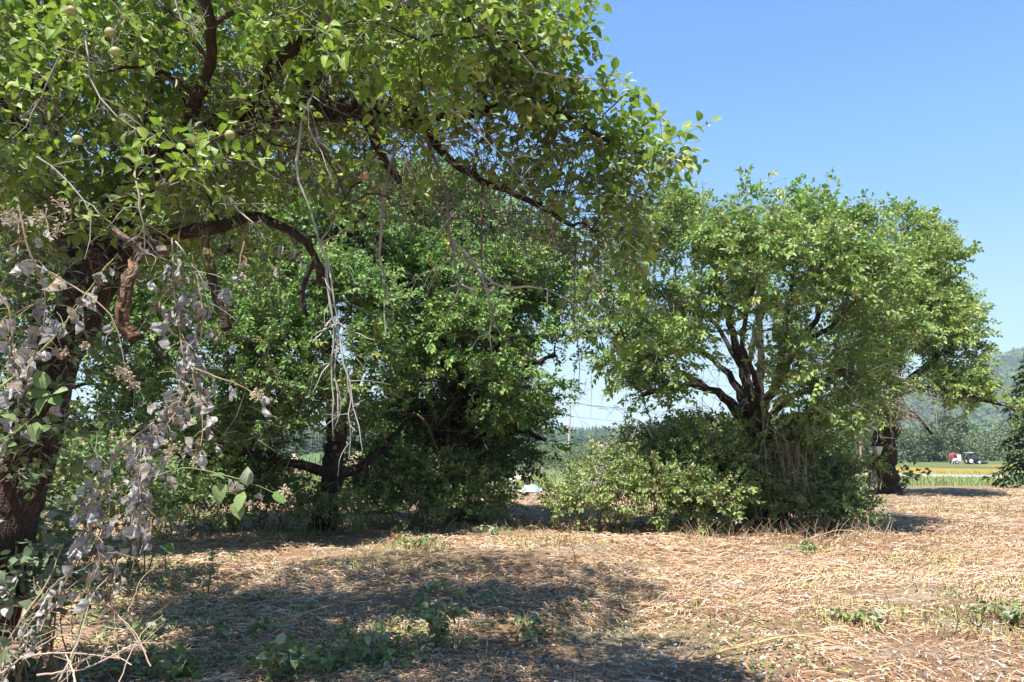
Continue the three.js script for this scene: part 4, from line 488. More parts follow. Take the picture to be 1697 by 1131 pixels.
cane('bright green sprig of five leaves against the dark trunk', [[-20, 740, 3.3], [40, 705, 3.3], [70, 675, 3.3], [82, 650, 3.3]], { col: [.24, .3, .1], r: .0035, leaves: 3, seed: 21, green: [[75, 645, 3.3, .085, -.3, .9], [80, 655, 3.3, .08, -1, .1], [85, 655, 3.3, .085, .9, .35], [82, 660, 3.3, .07, .9, -.3], [78, 660, 3.3, .075, -.2, -.5], [62, 700, 3.3, .08, 0, -1], [30, 700, 3.35, .07, -.6, .4]] });
cane('withered leaves dangling from a cane beside the left frame edge', [[-10, 470, 3.3], [15, 520, 3.3], [20, 570, 3.3], [30, 640, 3.3], [25, 720, 3.3]], { leaves: 20, seed: 23, side: 6 });
cane('pale cane with a hanging bunch between stub and dark undergrowth', [[275, 760, 3.6], [245, 800, 3.6], [235, 850, 3.6], [228, 910, 3.6]], { leaves: 24, seed: 25, spread: .06, green: [[262, 880, 3.6, .075, .3, .8], [268, 905, 3.6, .07, .7, -.3]] });
cane('few grey leaves hanging from the arching apple limb', [[405, 400, 3.9], [398, 430, 3.9], [394, 460, 3.9], [390, 480, 3.9]], { leaves: 7, seed: 27 });
cane('two large grey leaves hanging at the bend of the apple limb', [[480, 395, 3.8], [485, 410, 3.8], [480, 430, 3.8]], { leaves: 5, seed: 29, size: 1.15 });
// bare dead stems lying and standing at the bottom left
const stems = [['bare pale stem lying across the lower left corner', [[-10, 1095, 4.4], [100, 1083, 4.5], [200, 1091, 4.6]], .006, [.42, .33, .28]], ['thin bare stem curving right over the dark ground', [[60, 1120, 4.4], [150, 1105, 4.5], [220, 1070, 4.6], [270, 1066, 4.7]], .0055, [.42, .32, .26]], ['bare stem rising steeply beside the slanting leafy stem', [[95, 1135, 4.3], [130, 1060, 4.4], [155, 985, 4.5], [180, 955, 4.6]], .005, [.36, .29, .25]], ['arched bare stem bending over near the left edge', [[-10, 1125, 4.3], [60, 1075, 4.4], [110, 1052, 4.4], [165, 1068, 4.5]], .0055, [.34, .27, .23]], ['brown stem leaning up at the far lower left', [[5, 1075, 4.4], [40, 1020, 4.4], [75, 970, 4.5], [105, 900, 4.6]], .005, [.36, .24, .16]], ['green stalk standing behind the bare stems', [[118, 1100, 4.6], [140, 1010, 4.6], [155, 940, 4.6], [170, 880, 4.6]], .006, [.2, .24, .07]], ['tan broken stalk standing at the bottom edge left', [[125, 1135, 4.2], [118, 1105, 4.25], [108, 1085, 4.3]], .006, [.5, .38, .26]], ['long brown stalk slanting over the shaded straw', [[205, 1062, 4.9], [255, 1020, 5.1], [310, 980, 5.3]], .007, [.34, .2, .12]]];
stems.forEach(([label, pts, R, c], k) => { const w = path(pts), mb = new MB(), r = RNG(200 + k), s = curve(w, 18, .003, r); mb.tube(s, t => R * (1 - .5 * t), 6, c, .2, k); for (let j = 0; j < 5; j++) { const p = s[3 + Math.floor(r() * 14)], e = nrm([r.s(1), r.s(.6) + .3, r.s(.5)]); mb.tube([p, add(p, e, .05), add(p, add(e, rdir(r), .4), .1)], t => R * .35 * (1 - .5 * t), 4, c, 0, 0, false); } tag(mb.build('dead_stem', M.twig, null, w[0]), label, 'stem', null, 'bare dead stems at the lower left'); });

{ const r = RNG(260); for (let k = 0; k < 22; k++) { const x = r.r(-20, 250), y = r.r(985, 1135), d = r.r(4.1, 4.9), dx = r.s(150), dy = -r.r(10, 120), w = path([[x, y, d], [x + dx * .5, y + dy * .7, d + .1], [x + dx, y + dy, d + .2]]), mb = new MB(); mb.tube(curve(w, 14, .004, r), t => .0038 * (1 - .5 * t), 5, mix([.22, .15, .1], [.42, .33, .25], r()), .2, k); tag(mb.build('dead_stem', M.twig, null, w[0]), 'thin bare stem in the tangle at the lower left corner', 'stem', null, 'thin stems tangled at the lower left'); } }

// ---------- young brambles on the ground ----------
function plant(label, px, py, o) {
  o = { ...o, h: o.h * 1.25, spread: o.spread * 1.15, stems: (o.stems || 4) + 3 }; const b = Pg(px, py), t = thing('bramble_plant', label, 'plant', b, 'young brambles regrowing on the mown ground'), r = RNG(o.seed), n = o.stems || 4;
  for (let k = 0; k < n; k++) {
    const a = o.dir !== undefined ? o.dir + r.s(.9) : r() * 6.28, L = r.r(.6, 1.1) * o.spread, h = r.r(.6, 1.1) * o.h, e = add(b, [Math.cos(a) * L, h * .6, Math.sin(a) * L * .8]), m = add(b, [Math.cos(a) * L * .5, h, Math.sin(a) * L * .4]); e[1] = Math.max(e[1], G(e[0], e[2]) + .02);
    const s = curve([b, m, e], 12, .004, r), mb = new MB(); mb.tube(s, q => .0035 * (1 - .5 * q), 5, mix([.16, .2, .07], [.3, .18, .1], r())); mb.build('stem', M.twig, t);
    for (let j = 0; j < (o.leaves || 9); j++) { const q = s[2 + Math.floor(r() * 10)], d = [r.s(1), r.s(.4), r.s(1)], L2 = r.r(...(o.size || [.045, .075])); placeLeaf(t, 'leaf', pick(r, bigGeo), greenMats[Math.min(3, Math.floor(Math.pow(r(), o.pale ? .7 : 1.4) * 4))], add(q, nrm(d), .015), d, [r.s(.6), 1, r.s(.6)], L2, L2 * .78); }
  }
  return t;
}
plant('leafy bramble plant with pale leaves in the sun patch at centre bottom', 725, 1075, { seed: 1, stems: 8, h: .26, spread: .26, leaves: 10, pale: true });
plant('bramble runner arching with a row of leaves onto the sunlit straw', 690, 1020, { seed: 2, stems: 3, h: .2, spread: .42, dir: -.5, leaves: 8 });
plant('spreading bramble plant at the bottom edge left of centre', 560, 1118, { seed: 3, stems: 8, h: .2, spread: .34, leaves: 9, pale: true });
plant('dark green bramble plant half cut by the bottom edge', 470, 1130, { seed: 4, stems: 7, h: .18, spread: .26, leaves: 9, size: [.06, .085] });
plant('small bramble sprout with two grey green leaves in shade', 345, 985, { seed: 5, stems: 2, h: .3, spread: .1, leaves: 5, pale: true, size: [.06, .085] });
plant('small green sprout in the lit patch beside withered leaves', 216, 955, { seed: 6, stems: 3, h: .14, spread: .12, leaves: 6 });
plant('large dark bramble leaves at the bottom edge', 290, 1130, { seed: 7, stems: 4, h: .14, spread: .16, leaves: 6, size: [.07, .095] });
plant('low bramble plant right of the sunlit plant in dappled shade', 880, 1060, { seed: 8, stems: 4, h: .1, spread: .25, leaves: 6 });
plant('pale green weeds low in the straw right of centre', 1415, 1030, { seed: 9, stems: 7, h: .07, spread: .3, leaves: 7, pale: true, size: [.04, .06] });
plant('bright weeds at the right edge of the straw', 1680, 1035, { seed: 10, stems: 10, h: .12, spread: .4, leaves: 9, size: [.04, .06] });
plant('small weed patch left of centre behind the first shadow', 690, 910, { seed: 11, stems: 6, h: .12, spread: .3, leaves: 7, size: [.05, .07] });
plant('small weed patch in front of the gap between the trees', 815, 888, { seed: 12, stems: 6, h: .12, spread: .3, leaves: 7, size: [.05, .08] });
plant('weeds beside the foot of the dark red trunk', 1495, 818, { seed: 13, stems: 10, h: .7, spread: .9, leaves: 14, size: [.12, .18] });
plant('green weed in the straw before the pear tree', 1335, 916, { seed: 14, stems: 4, h: .1, spread: .2, leaves: 6, size: [.05, .08] });
plant('grey green bramble plant among the bare stems at lower left', 60, 1040, { seed: 16, stems: 7, h: .3, spread: .3, leaves: 9, pale: true, size: [.06, .09] });
plant('bramble plant at the bottom left corner of the picture', 30, 1128, { seed: 17, stems: 6, h: .25, spread: .25, leaves: 8, size: [.06, .09] });
plant('shaded bramble plant right of the bare pale stem', 235, 1070, { seed: 18, stems: 5, h: .16, spread: .3, leaves: 7, pale: true });
plant('trailing bramble in the dark shadow left of the thorny cane', 390, 1060, { seed: 19, stems: 5, h: .1, spread: .4, leaves: 7, pale: true });
plant('bramble shoots between the two bottom edge brambles', 620, 1100, { seed: 20, stems: 6, h: .18, spread: .3, leaves: 8, pale: true });
plant('sprout with three leaves under the hanging canes', 330, 850, { seed: 15, stems: 5, h: .5, spread: .3, leaves: 8, size: [.06, .09] });

// ---------- fallen stalks ----------
[['straight thin stalk slanting up in the shaded foreground', [[1112, 1112], [1160, 1075, .12], [1300, 1012, .3]], .005, [.36, .26, .16]], ['pale smooth stick lying in shade left of the leafy bramble', [[430, 1010, .03], [520, 1000, .05], [570, 996, .05]], .006, [.45, .42, .42]], ['thorny brown cane propped above the bottom brambles', [[440, 1070, .05], [500, 1045, .12], [570, 1030, .14], [640, 1020, .1]], .006, [.46, .3, .2]], ['pale grey stick behind the leafy bramble plant', [[650, 1036, .03], [740, 1040, .04], [815, 1032, .03]], .006, [.44, .44, .48]], ['bundle stalk lying across the right foreground', [[1150, 1100, .03], [1230, 1085, .05], [1330, 1068, .06], [1380, 1072, .03]], .01, [.45, .32, .16]], ['short dark forked stump stick in the open straw', [[955, 948, 0], [950, 925, .1], [940, 897, .2]], .008, [.2, .11, .07]], ['cut pair of stalks poking up beside the first shadow', [[655, 998, 0], [640, 970, .1], [632, 958, .14]], .008, [.2, .14, .09]], ['pale forked stick in front of the dark undergrowth', [[335, 868, .02], [320, 850, .1], [300, 832, .2]], .014, [.5, .4, .3]], ['curved tan cane lying before the pear tree', [[1325, 905, .05], [1400, 893, .12], [1465, 905, .04]], .008, [.48, .36, .2]]].forEach(([label, pts, R, c], k) => { const r = RNG(300 + k), w = pts.map(([x, y, h = .02]) => { const g = Pg(x, y); return [g[0], g[1] + h, g[2]]; }); const mb = new MB(), s = curve(w, 16, .004, r); mb.tube(s, t => R * (1 - .35 * t), 7, p => { const q = .8 + .4 * noise(p[0] * 40, p[1] * 40, p[2] * 40); return [c[0] * q, c[1] * q, c[2] * q]; }, .2, k); for (let j = 0; j < 4; j++) { const p = s[2 + Math.floor(r() * 12)], e = nrm([r.s(1), r() * .8, r.s(1)]); mb.tube([p, add(p, e, .03), add(p, e, .06)], t => R * .4 * (1 - .6 * t), 4, c, 0, 0, false); } tag(mb.build('fallen_stalk', M.twig, null, w[0]), label, 'stalk', null, 'loose sticks and stalks on the straw'); });

// ---------- straw, litter and grass ----------
{
  const r = RNG(900), mb = new MB(), N = 165000;
  const flow = (x, z) => .9 * fbm(x * .35, z * .35, 4) * 2;
  for (let k = 0; k < N; k++) {
    const d = 3.9 + 24 * Math.pow(r(), 1.9), x = r.s(.68 * d + .6), z = -d; if (d > mownEdge(x, z) - 1.5) continue;
    const dens = fbm(x * .8 + 3, z * .8, 12); if (dens < -.1 && r() < .35 + .5 * smooth(-.1, -.35, dens)) continue;
    const a = flow(x, z) + r.n() * .85, L = r.r(.03, .1 + .2 * r()), w = (.0009 + .0014 * r()) * (1 + d * .075), dx = Math.cos(a) * L, dz = Math.sin(a) * L, h0 = r() * r() * .05 + .004, h1 = r() * r() * .06 + .004;
    const p0 = onG(x, z, h0), p2 = onG(x + dx, z + dz, h1), pm = onG(x + dx * .5 + r.s(.02), z + dz * .5 + r.s(.02), (h0 + h1) * .5 + r() * .03), sx = -Math.sin(a) * w, sz = Math.cos(a) * w, ty = r.s(w * .8);
    const q = r(), n1 = smooth(-.3, .4, fbm(x * .5, z * .5, 3)); let c = q < .12 ? [.52, .48, .42] : q < .2 ? [.36, .36, .14] : q < .42 ? [.42, .25, .14] : mix([.64, .42, .265], [.53, .31, .19], n1); const v = .75 + .5 * r(); c = [c[0] * v, c[1] * v, c[2] * v];
    const o = mb.count, n = nrm([r.s(.5), 1, r.s(.5) + .2]); for (const p of [p0, pm, p2]) { mb.v([p[0] + sx, p[1] + ty, p[2] + sz], n, c); mb.v([p[0] - sx, p[1] - ty, p[2] - sz], n, c); }
    mb.i.push(o, o + 2, o + 1, o + 1, o + 2, o + 3, o + 2, o + 4, o + 3, o + 3, o + 4, o + 5);
  }
  tag(mb.build('straw_litter', M.straw, null, [0, 0, 0]), 'dry cut straw strewn over the orchard floor', 'straw', 'stuff');
}
{ // upright stubble
  const r = RNG(901), mb = new MB();
  for (let k = 0; k < 5200; k++) { const d = 4 + 24 * Math.pow(r(), 1.5), x = r.s(.68 * d + .5), z = -d; if (d > mownEdge(x, z)) continue; const b = onG(x, z, -.01), h = r.r(.03, .13) * (r() < .06 ? 2 : 1), e = add(b, [r.s(.6) * h, h, r.s(.6) * h]); mb.tube([b, add(mix(b, e, .5), [r.s(.01), 0, r.s(.01)]), e], t => (.0022 + .0001 * d) * (1 - .4 * t), 3, mix([.55, .38, .2], [.25, .16, .1], r()), 0, 0, false); }
  for (let k = 0; k < 420; k++) { const g = Pg(r.r(1120, 1480), r.r(862, 905)); const h = r.r(.08, .3), e = add(g, [r.s(.2), h, r.s(.2)]); mb.tube([g, add(mix(g, e, .5), [r.s(.04), .03, r.s(.04)]), e], t => .004 * (1 - .5 * t), 3, mix([.5, .36, .22], [.3, .2, .13], r()), 0, 0, false); }
  for (let k = 0; k < 500; k++) { const g = Pg(r.r(300, 960), r.r(848, 885)); const h = r.r(.06, .26), e = add(g, [r.s(.2), h, r.s(.2)]); mb.tube([g, add(mix(g, e, .5), [r.s(.04), .03, r.s(.04)]), e], t => .0035 * (1 - .5 * t), 3, mix([.5, .38, .22], [.28, .2, .12], r()), 0, 0, false); }
  tag(mb.build('cut_stubble', M.straw, null, [0, 0, 0]), 'short cut stubble stems standing in the straw', 'stubble', 'stuff');
}
{ // curled grey and brown leaf litter
  const r = RNG(902), mb = new MB();
  for (let k = 0; k < 26000; k++) { const d = 4 + 20 * Math.pow(r(), 1.8), x = r.s(.68 * d + .5), z = -d; if (d > mownEdge(x, z)) continue; if (fbm(x * .9, z * .9, 15) < -.12 && r() < .8) continue; const q = r(), c = q < .4 ? [.58, .55, .51] : q < .68 ? [.46, .38, .3] : q < .88 ? [.26, .16, .1] : [.24, .29, .14], v = .7 + .5 * r(), L = r.r(.014, .045) * (1 + d * .015); mb.leaf(pick(r, SMALL), onG(x, z, .008 + r() * .035), [r.s(1), r.s(.35), r.s(1)], [r.s(.8), 1, r.s(.8)], L, L * .6, [c[0] * v, c[1] * v, c[2] * v]); }
  tag(mb.build('leaf_litter', M.wilt, null, [0, 0, 0]), 'curled grey and brown leaf scraps among the straw', 'leaf litter', 'stuff');
}
function blade(mb, r, b, h, w, c, lean = .5) { const a = r() * 6.28, e = add(b, [Math.cos(a) * h * lean * r(), h, Math.sin(a) * h * lean * r()]), m = add(mix(b, e, .5), [0, h * .1, 0]), s = [-Math.sin(a) * w, 0, Math.cos(a) * w], n = nrm([Math.cos(a), .8, Math.sin(a)]), o = mb.count; mb.v(sub(b, s), n, c); mb.v(add(b, s), n, c); mb.v(sub(m, [s[0] * .8, 0, s[2] * .8]), n, c); mb.v(add(m, [s[0] * .8, 0, s[2] * .8]), n, c); mb.v(e, n, c); mb.i.push(o, o + 2, o + 1, o + 1, o + 2, o + 3, o + 2, o + 4, o + 3); }
{ // sparse green grass in the straw
  const r = RNG(903), mb = new MB();
  for (const [px, py, R, n] of [[470, 890, .5, 260], [690, 905, .5, 220], [900, 900, .6, 200], [1420, 1020, .5, 260], [1670, 1040, .6, 420], [1640, 985, .6, 160], [1520, 930, .8, 220], [1140, 1000, .6, 120], [560, 940, .4, 100], [1600, 845, 1.5, 400], [1560, 880, 1.2, 200], [340, 860, .5, 260], [430, 868, .5, 220], [980, 868, .5, 200], [1330, 915, .4, 100]]) { const c = Pg(px, py); for (let k = 0; k < n; k++) { const a = r() * 6.28, q = R * Math.sqrt(r()), x = c[0] + Math.cos(a) * q, z = c[2] + Math.sin(a) * q; blade(mb, r, onG(x, z), r.r(.03, .13), .0025 + .0002 * -z, mix([.22, .3, .06], [.42, .4, .16], r()), 1.2); } }
  tag(mb.build('grass_tufts', M.grass, null, [0, 0, 0]), 'thin green grass sprouting in patches through the straw', 'grass', 'stuff');
  const lw = new MB(); // low weeds in the shaded foreground and scattered in the straw
  for (let k = 0; k < 9000; k++) { const px = r.r(120, k % 3 ? 860 : 1697), py = r.r(k % 3 ? 930 : 880, 1131), g = Pg(px, py); if (fbm(g[0] * 1.1 + 8, g[2] * 1.1, 21) < (k % 3 ? .1 : .27)) continue; const L = r.r(.02, .05), c = r() < .2 ? [.36, .38, .27] : mix([.13, .22, .05], [.24, .32, .1], r()); lw.leaf(pick(r, MED), add(g, [0, r.r(.01, .07), 0]), [r.s(1), r.s(.5) + .2, r.s(1)], [r.s(.6), 1, r.s(.6)], L, L * .7, c); }
  tag(lw.build('low_weeds', M.grass, null, [0, 0, 0]), 'small low weeds scattered through the straw of the foreground', 'weeds', 'stuff');
  const m2 = new MB();
  for (let k = 0; k < 42000; k++) { const d = 22 + 60 * Math.pow(r(), 1.6), x = r.s(.66 * d), z = -d; if (d < mownEdge(x, z) - 1 + r.s(2)) continue; if (Math.abs((x - 70) * 130 - (z + 32) * 125) / 180 < 3.2) continue; const far = d / 25; blade(m2, r, onG(x, z), r.r(.1, .3), .006 * far, mix(mix([.17, .26, .06], [.27, .33, .1], r()), [.44, .39, .19], r() < .25 ? .7 : 0), .7); }
  tag(m2.build('meadow_grass', M.grass, null, [0, 0, 0]), 'tall meadow grass beyond the mown strip', 'grass', 'stuff');
}

// ---------- right-edge conifer ----------
{
  const D = 30, b = gAt(1730, D), t = new Tree('spruce_tree', 'dark drooping conifer cut by the right edge beside the mown strip', 'tree', b, 131, { bark: [.06, .045, .035] }), r = t.r, H = 5.2;
  t.limb([add(b, [0, -.1, 0]), add(b, [.05, H * .5, 0]), add(b, [0, H, 0])], .2, .02, { name: 'trunk', flare: .3 });
  for (let k = 0; k < 110; k++) { const h = .25 + (H - .5) * Math.pow(k / 110, 1.05), a = k * 2.4 + r.s(.3), L = (1.75 * Math.pow(1 - h / H, .75) + .15) * r.r(.75, 1.2), p0 = add(b, [0, h, 0]), e = add(p0, [Math.cos(a) * L, -.22 * L + r.s(.1), Math.sin(a) * L]), m = add(mix(p0, e, .5), [0, .1 * L, 0]), c = curve([p0, m, e], 8, .01, r); const mb = new MB(); mb.tube(c, q => .02 * (1 - .8 * q), 4, [.07, .05, .04], 0, 0, false); mb.build('branch', M.twig, t.g);
    for (let j = 0; j < 46 * L + 10; j++) { const q = r.r(.15, 1), p = c[Math.floor(q * 8)], d = nrm([Math.cos(a) + r.s(1.1), -.35 + r.s(.5), Math.sin(a) + r.s(1.1)]); const cc = mix([.04, .085, .03], [.085, .14, .045], r()); t.fol.leaf(SMALL[k % 4], add(p, [r.s(.06), r.s(.05), r.s(.06)]), d, [r.s(.6), 1, r.s(.6)], r.r(.14, .3), r.r(.05, .09), cc); } }
  t.finish(M.needle);
}
// ---------- trees and bushes across the meadow ----------
function farTree(name, label, px, d, h, w, seed, a, c, group) {
  const b = gAt(px, d), t = new Tree(name, label, 'tree', b, seed, { bark: [.09, .08, .07], group }), r = t.r; t.limb([add(b, [0, -.3, 0]), add(b, [0, h * .3, 0]), add(b, [w * .05, h * .6, 0])], h * .035, h * .015, { name: 'trunk', sides: 7, n: 6 });
  for (let k = 0; k < 9; k++) { const an = k * 2.4, e = add(b, [Math.cos(an) * w * .35, h * (k < 4 ? r.r(.16, .3) : r.r(.45, .8)), Math.sin(an) * w * .35]); t.twig.tube([add(b, [0, h * .3, 0]), add(mix(add(b, [0, h * .4, 0]), e, .5), [0, .3, 0]), e], () => h * .008, 4, [.09, .08, .07], 0, 0, false); const R = w * r.r(.22, .34); for (let j = 0; j < 260; j++) { const u = rdir(r), q = R * (.5 + .5 * r()); const p = add(e, [u[0] * q, u[1] * q * .9, u[2] * q]); if (p[1] < b[1] + .2) continue; t.fol.leaf(SMALL[j % 4], p, [u[0] + r.s(.7), u[1] + r.s(.7), u[2] + r.s(.7)], [r.s(.7), 1, r.s(.7)], h * r.r(.05, .09), h * .05, mix(a, c, r())); } }
  t.finish(M.bush);
}
const gA = [.06, .105, .045], gB = [.11, .165, .065], gC = [.15, .21, .085];
[['rounded dark tree left of the parked tractor', 1540, 185, 9.5, 8, gA, gB], ['taller dark tree behind the red and white machine', 1562, 200, 12, 8, gA, gB], ['pale green tree straight behind the tractor', 1612, 215, 10, 10, gB, gC], ['light hedge tree between tractor and conifer', 1648, 205, 8, 10, gB, gC], ['dark tree mostly behind the conifer at right', 1690, 220, 11, 9, gA, gB], ['mid green tree seen right of the dark red trunk', 1505, 195, 9, 8, gA, gC], ['distant tree seen left of the dark red trunk', 1425, 200, 9, 9, gA, gB], ['distant tree seen through the pear limbs at right', 1380, 215, 9, 9, gB, gC], ['small pale tree low on the meadow edge by the pear tree', 1320, 230, 8, 9, gA, gB], ['far tall tree above the hedge at far right', 1590, 250, 15, 9, gA, gB]].forEach(([l, px, d, h, w, a, c], k) => farTree('meadow_tree', l, px, d, h, w, 400 + k, a, c, 'trees along the far meadow edge'));
[['pale shrub right at the foot of the utility pole', 930, 100, 3.2, 5], ['shrub in the gap left of the utility pole', 895, 95, 2.8, 4.5], ['shrub behind the top of the bramble mound', 985, 98, 3, 5], ['low shrub seen under the drooping plum branches', 850, 110, 2.6, 5]].forEach(([l, px, d, h, w], k) => farTree('meadow_shrub', l, px, d, h, w, 430 + k, gB, gC, 'shrubs along the road'));

// ---------- utility poles and wires ----------
function pole(label, px, d, h, col) { const b = gAt(px, d), t = thing('utility_pole', label, 'utility pole', b, 'utility poles along the road'), mb = new MB(); mb.tube([add(b, [0, -.3, 0]), add(b, [.12, h * .5, 0]), add(b, [.35, h, 0])], q => .17 - .05 * q, 10, col); mb.build('post', M.wood, t); const a = new MB(), top = add(b, [.33, h - .35, 0]); a.box(add(top, [0, 0, .16]), [2.3, .12, .1], col); const arm = a.build('crossarm', M.wood, t); const br = new MB(); for (const s of [-1, 1]) br.tube([add(top, [s * .7, -.04, .17]), add(top, [s * .35, -.35, .16]), add(top, [0, -.62, .13])], () => .02, 4, [.4, .4, .4]); br.build('brace', M.wood, t); for (const s of [-1, -.45, .45, 1]) { const i = new MB(), g = new THREE.CylinderGeometry(.05, .07, .2, 8); g.translate(top[0] + s, top[1] + .16, top[2] + .16); i.geo(g, [.5, .45, .42]); i.build('insulator', M.paint, t); } return top; }
const tp1 = pole('pale utility pole with crossarm in the gap between the trees', 942, 110, 8.7, [.42, .38, .35]);
const tp2 = pole('brown utility pole half hidden behind the dark red trunk tree', 1426, 120, 7.6, [.3, .19, .14]);
const wire = (label, p, q, sag) => { const pts = []; for (let k = 0; k <= 20; k++) { const t = k / 20, m = mix(p, q, t); m[1] -= sag * 4 * t * (1 - t); pts.push(m); } const mb = new MB(); mb.tube(pts, () => .022, 4, [.12, .12, .13]); tag(mb.build('power_line', M.wood, null, p), label, 'wire', null, 'overhead wires'); };
const off = p => [p[0] + 70, p[1] + 1.5, p[2] + 62];
[['upper wire running right from the pale pole', tp1, tp2, [1, .25, .16], .9], ['inner wire running right from the pale pole', tp1, tp2, [.45, .25, .16], 1.2], ['lowest wire running right from the pale pole', tp1, tp2, [0, -2.9, .2], 1], ['lower middle wire on the pale pole', tp1, tp2, [0, -1.5, .2], .8]].forEach(([l, a, b2, o, s]) => wire(l, add(a, o), add(b2, o), s));
[['upper wire leaving the pale pole leftward', [-1, .25, .16], .9], ['lower wire leaving the pale pole leftward', [0, -2.9, .2], 1]].forEach(([l, o, s]) => wire(l, add(tp1, o), add(add(tp1, o), [-70, 0, -16]), s));
[['upper wire against the sky above the forest hill', [1, .25, .16]], ['lower wire against the sky above the forest hill', [-.45, -.6, .16]]].forEach(([l, o]) => wire(l, add(tp2, o), add([tp2[0] + 62, tp2[1] + 5.2, tp2[2] + 36], o), .6));

// ---------- tractor and baler in the meadow ----------
{
  const d = 152, b = gAt(1611, d), t = thing('tractor', 'small blue tractor with white canopy and front loader in the far meadow', 'tractor', b), q = (x, y, z) => [b[0] + x, b[1] + y, b[2] + z], box = (n, c, s, col, tilt = 0) => { const m = new MB(); m.box(q(...c), s, col, 0, tilt); return m.build(n, M.paint, t); };
  box('hood', [.55, .98, 0], [1.35, .5, .62], [.03, .06, .16]); box('chassis', [.2, .62, 0], [2.1, .3, .4], [.04, .04, .05]); box('grille', [1.25, .95, 0], [.06, .42, .5], [.02, .02, .03]); box('seat', [-.55, 1.1, 0], [.45, .5, .45], [.03, .03, .03]); box('canopy', [-.5, 2.12, 0], [1.25, .1, 1.1], [.8, .8, .78]);
  for (const [x, z] of [[-.95, .45], [-.95, -.45], [-.05, .45], [-.05, -.45]]) box('canopy_post', [x, 1.6, z], [.06, .96, .06], [.12, .12, .13]);
  for (const [x, R, w, z] of [[-.6, .62, .34, .62], [-.6, .62, .34, -.62], [1.0, .38, .22, .5], [1.0, .38, .22, -.5]]) { const m = new MB(), g = new THREE.TorusGeometry(R * .74, R * .27, 8, 20); g.scale(1, 1, w / (R * .5)); g.translate(...q(x, R, z)); m.geo(g, [.03, .03, .03]); m.build('tyre', M.far, t); const m2 = new MB(), h = new THREE.CylinderGeometry(R * .58, R * .58, w * .8, 16); h.rotateX(Math.PI / 2); h.translate(...q(x, R, z)); m2.geo(h, [.72, .72, .7]); m2.build('rim', M.paint, t); }
  for (const z of [.45, -.45]) { const m = new MB(); m.tube([q(-.2, 1.15, z), q(.7, 1.2, z), q(1.5, .85, z), q(1.95, .3, z)], () => .06, 6, [.03, .04, .07]); m.build('loader_arm', M.paint, t); box('fender', [-.6, 1.28, z * 1.35], [.95, .08, .3], [.05, .09, .2]); }
  box('loader_bucket', [2.2, .25, 0], [.5, .36, 1.4], [.03, .03, .04], .2);
}
{
  const d = 154, b = gAt(1582, d), t = thing('hay_baler', 'red and white rounded farm machine left of the blue tractor', 'farm machine', b), q = (x, y, z) => [b[0] + x, b[1] + y, b[2] + z];
  const sh = new THREE.Shape(); sh.moveTo(-.75, .5); sh.lineTo(.75, .5); sh.lineTo(.8, 1.5); sh.quadraticCurveTo(.6, 2.05, 0, 2.05); sh.quadraticCurveTo(-.65, 2.05, -.75, 1.4); sh.lineTo(-.75, .5);
  const g = new THREE.ExtrudeGeometry(sh, { depth: 1.5, bevelEnabled: true, bevelSize: .05, bevelThickness: .05, bevelSegments: 2 }); g.translate(...q(0, 0, -.75)); const m = new MB(); m.geo(g, [.27, .06, .06]); m.build('body', M.paint, t);
  const box = (n, c, s, col) => { const k = new MB(); k.box(q(...c), s, col); k.build(n, M.paint, t); }; box('side_panel', [.4, 1.15, .83], [.75, 1.25, .05], [.8, .8, .8]); box('opening', [-.25, 1.35, .83], [.6, .5, .05], [.03, .03, .05]); box('side_panel', [-.3, .82, .84], [.8, .55, .05], [.72, .73, .75]); box('drawbar', [1.2, .5, 0], [1.2, .12, .15], [.4, .4, .4]); box('front_panel', [.86, 1.1, 0], [.06, 1.1, 1.2], [.8, .8, .8]);
  for (const z of [.9, -.9]) { const k = new MB(), w = new THREE.TorusGeometry(.26, .12, 8, 18); w.translate(...q(-.1, .38, z)); k.geo(w, [.04, .04, .04]); k.build('tyre', M.far, t); const k2 = new MB(), h = new THREE.CylinderGeometry(.18, .18, .14, 14); h.rotateX(Math.PI / 2); h.translate(...q(-.1, .38, z)); k2.geo(h, [.6, .6, .6]); k2.build('rim', M.paint, t); }
  { const k = new MB(); k.tube([q(-.7, .9, .85), q(-.85, .6, .85), q(-1.05, .08, .85)], () => .05, 5, [.75, .75, .75]); k.build('support_leg', M.paint, t); }
}
// ---------- tan brush piles, board and tarp ----------
[['tan brush pile right of the curved plum trunk', 588, 72, 1.5, 1.9], ['pale straw heap seen under the plum branches', 632, 76, 1.7, 1.3], ['brownish straw heap further right under the plum branches', 702, 74, 2.2, 1.5], ['pale brush heap left of the curved plum trunk', 485, 66, 1.8, 1.7]].forEach(([l, px, d, w, h], k) => { const b = gAt(px, d), r = RNG(600 + k), mb = new MB(); for (let j = 0; j < 900; j++) { const a = r() * 6.28, q = Math.sqrt(r()), x = Math.cos(a) * q * w * .5, z = Math.sin(a) * q * w * .5, y = h * (1 - q * q * .8) * r(); mb.leaf(SMALL[j % 4], add(b, [x, y, z]), [r.s(1), r.s(.6), r.s(1)], rdir(r), r.r(.2, .6), .07, mix([.55, .40, .27], [.68, .55, .42], r())); } tag(mb.build('brush_pile', M.straw, null, b), l, 'brush pile', null, 'heaps of dry brush in the meadow'); });
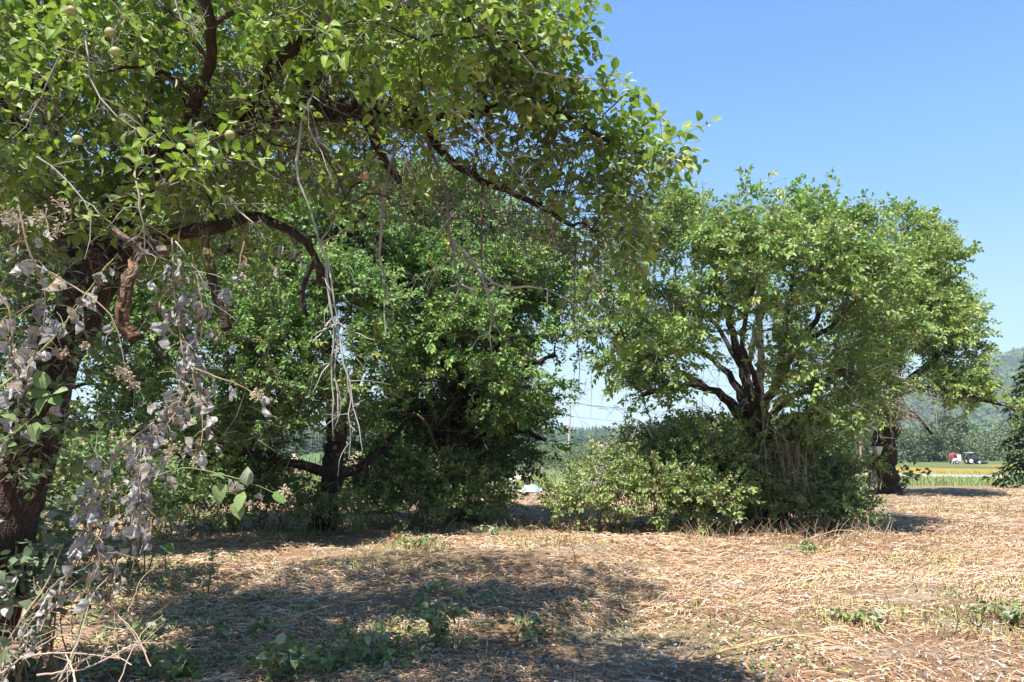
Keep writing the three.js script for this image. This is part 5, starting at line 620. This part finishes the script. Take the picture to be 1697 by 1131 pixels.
{
  const a = P(846, 797, 26), c = P(878, 785, 26.3), b = onG((a[0] + c[0]) / 2, (a[2] + c[2]) / 2), t = thing('leaning_board', 'white board propped on a grey post in the gap by the bramble mound', 'board', b); const m = new MB(), v = sub(c, a), L = len(v); m.box(mix(a, c, .5), [L, .09, .34], [.74, .66, .56], -Math.atan2(v[2], v[0]), Math.atan2(v[1], Math.hypot(v[0], v[2]))); m.build('board', M.wood, t); const p = new MB(), g = onG(c[0] - .05, c[2]); p.box([g[0], (g[1] + c[1]) / 2 - .05, g[2]], [.16, c[1] - g[1] - .06, .14], [.34, .32, .3]); p.build('post', M.wood, t); const f = new MB(), g2 = onG(a[0] + .08, a[2]); f.box([g2[0], (g2[1] + a[1]) / 2 - .03, g2[2]], [.09, Math.max(.05, a[1] - g2[1] - .06), .1], [.4, .37, .33]); f.build('post', M.wood, t);
  const b2 = gAt(878, 25.2), tm = new MB(), N = 22; for (let j = 0; j <= N; j++) for (let i = 0; i <= N; i++) { const u = i / N * 2 - 1, w = j / N * 2 - 1, x = b2[0] + u * .38, z = b2[2] + w * .3, rr = Math.min(1, Math.hypot(u, w)), y = G(x, z) + .02 + .2 * Math.pow(Math.max(0, 1 - rr), .6) * (1 + .5 * noise(u * 3, w * 3, 2)) + .05 * noise(u * 7, w * 7); const n = noise(u * 2.2, w * 2.2, 9); tm.v([x, y, z], [0, 1, 0], u > .15 && n > -.3 ? [.22, .36, .66]  : [.6, .62, .64]); } for (let j = 0; j < N; j++) for (let i = 0; i < N; i++) { const q = j * (N + 1) + i; tm.i.push(q, q + N + 1, q + 1, q + 1, q + N + 1, q + N + 2); } const tarp = tm.build('tarp', M.cloth, null, b2); tarp.geometry.computeVertexNormals(); tag(tarp, 'crumpled white and blue tarp on the grass below the board', 'tarp');
  const b3 = gAt(823, 25.4), s = new MB(); for (let j = 0; j <= 12; j++) for (let i = 0; i <= 12; i++) { const u = i / 6 - 1, w = j / 6 - 1, x = b3[0] + u * .2, z = b3[2] + w * .2, rr = Math.min(1, Math.hypot(u, w)); s.v([x, G(x, z) + .02 + .1 * Math.pow(1 - rr, .6) * (1 + .6 * noise(u * 4, w * 4)), z], [0, 1, 0], [.8, .8, .82]); } for (let j = 0; j < 12; j++) for (let i = 0; i < 12; i++) { const q = j * 13 + i; s.i.push(q, q + 13, q + 1, q + 1, q + 13, q + 14); } const bag = s.build('plastic_bag', M.cloth, null, b3); bag.geometry.computeVertexNormals(); tag(bag, 'small white plastic scrap in the grass left of the board', 'scrap');
}
let tris = 0; scene.traverse(o => { if (o.isMesh && !o.isInstancedMesh) tris += (o.geometry.index ? o.geometry.index.count : o.geometry.attributes.position.count) / 3; }); console.log('triangles', Math.round(tris));
renderer.render(scene, camera);
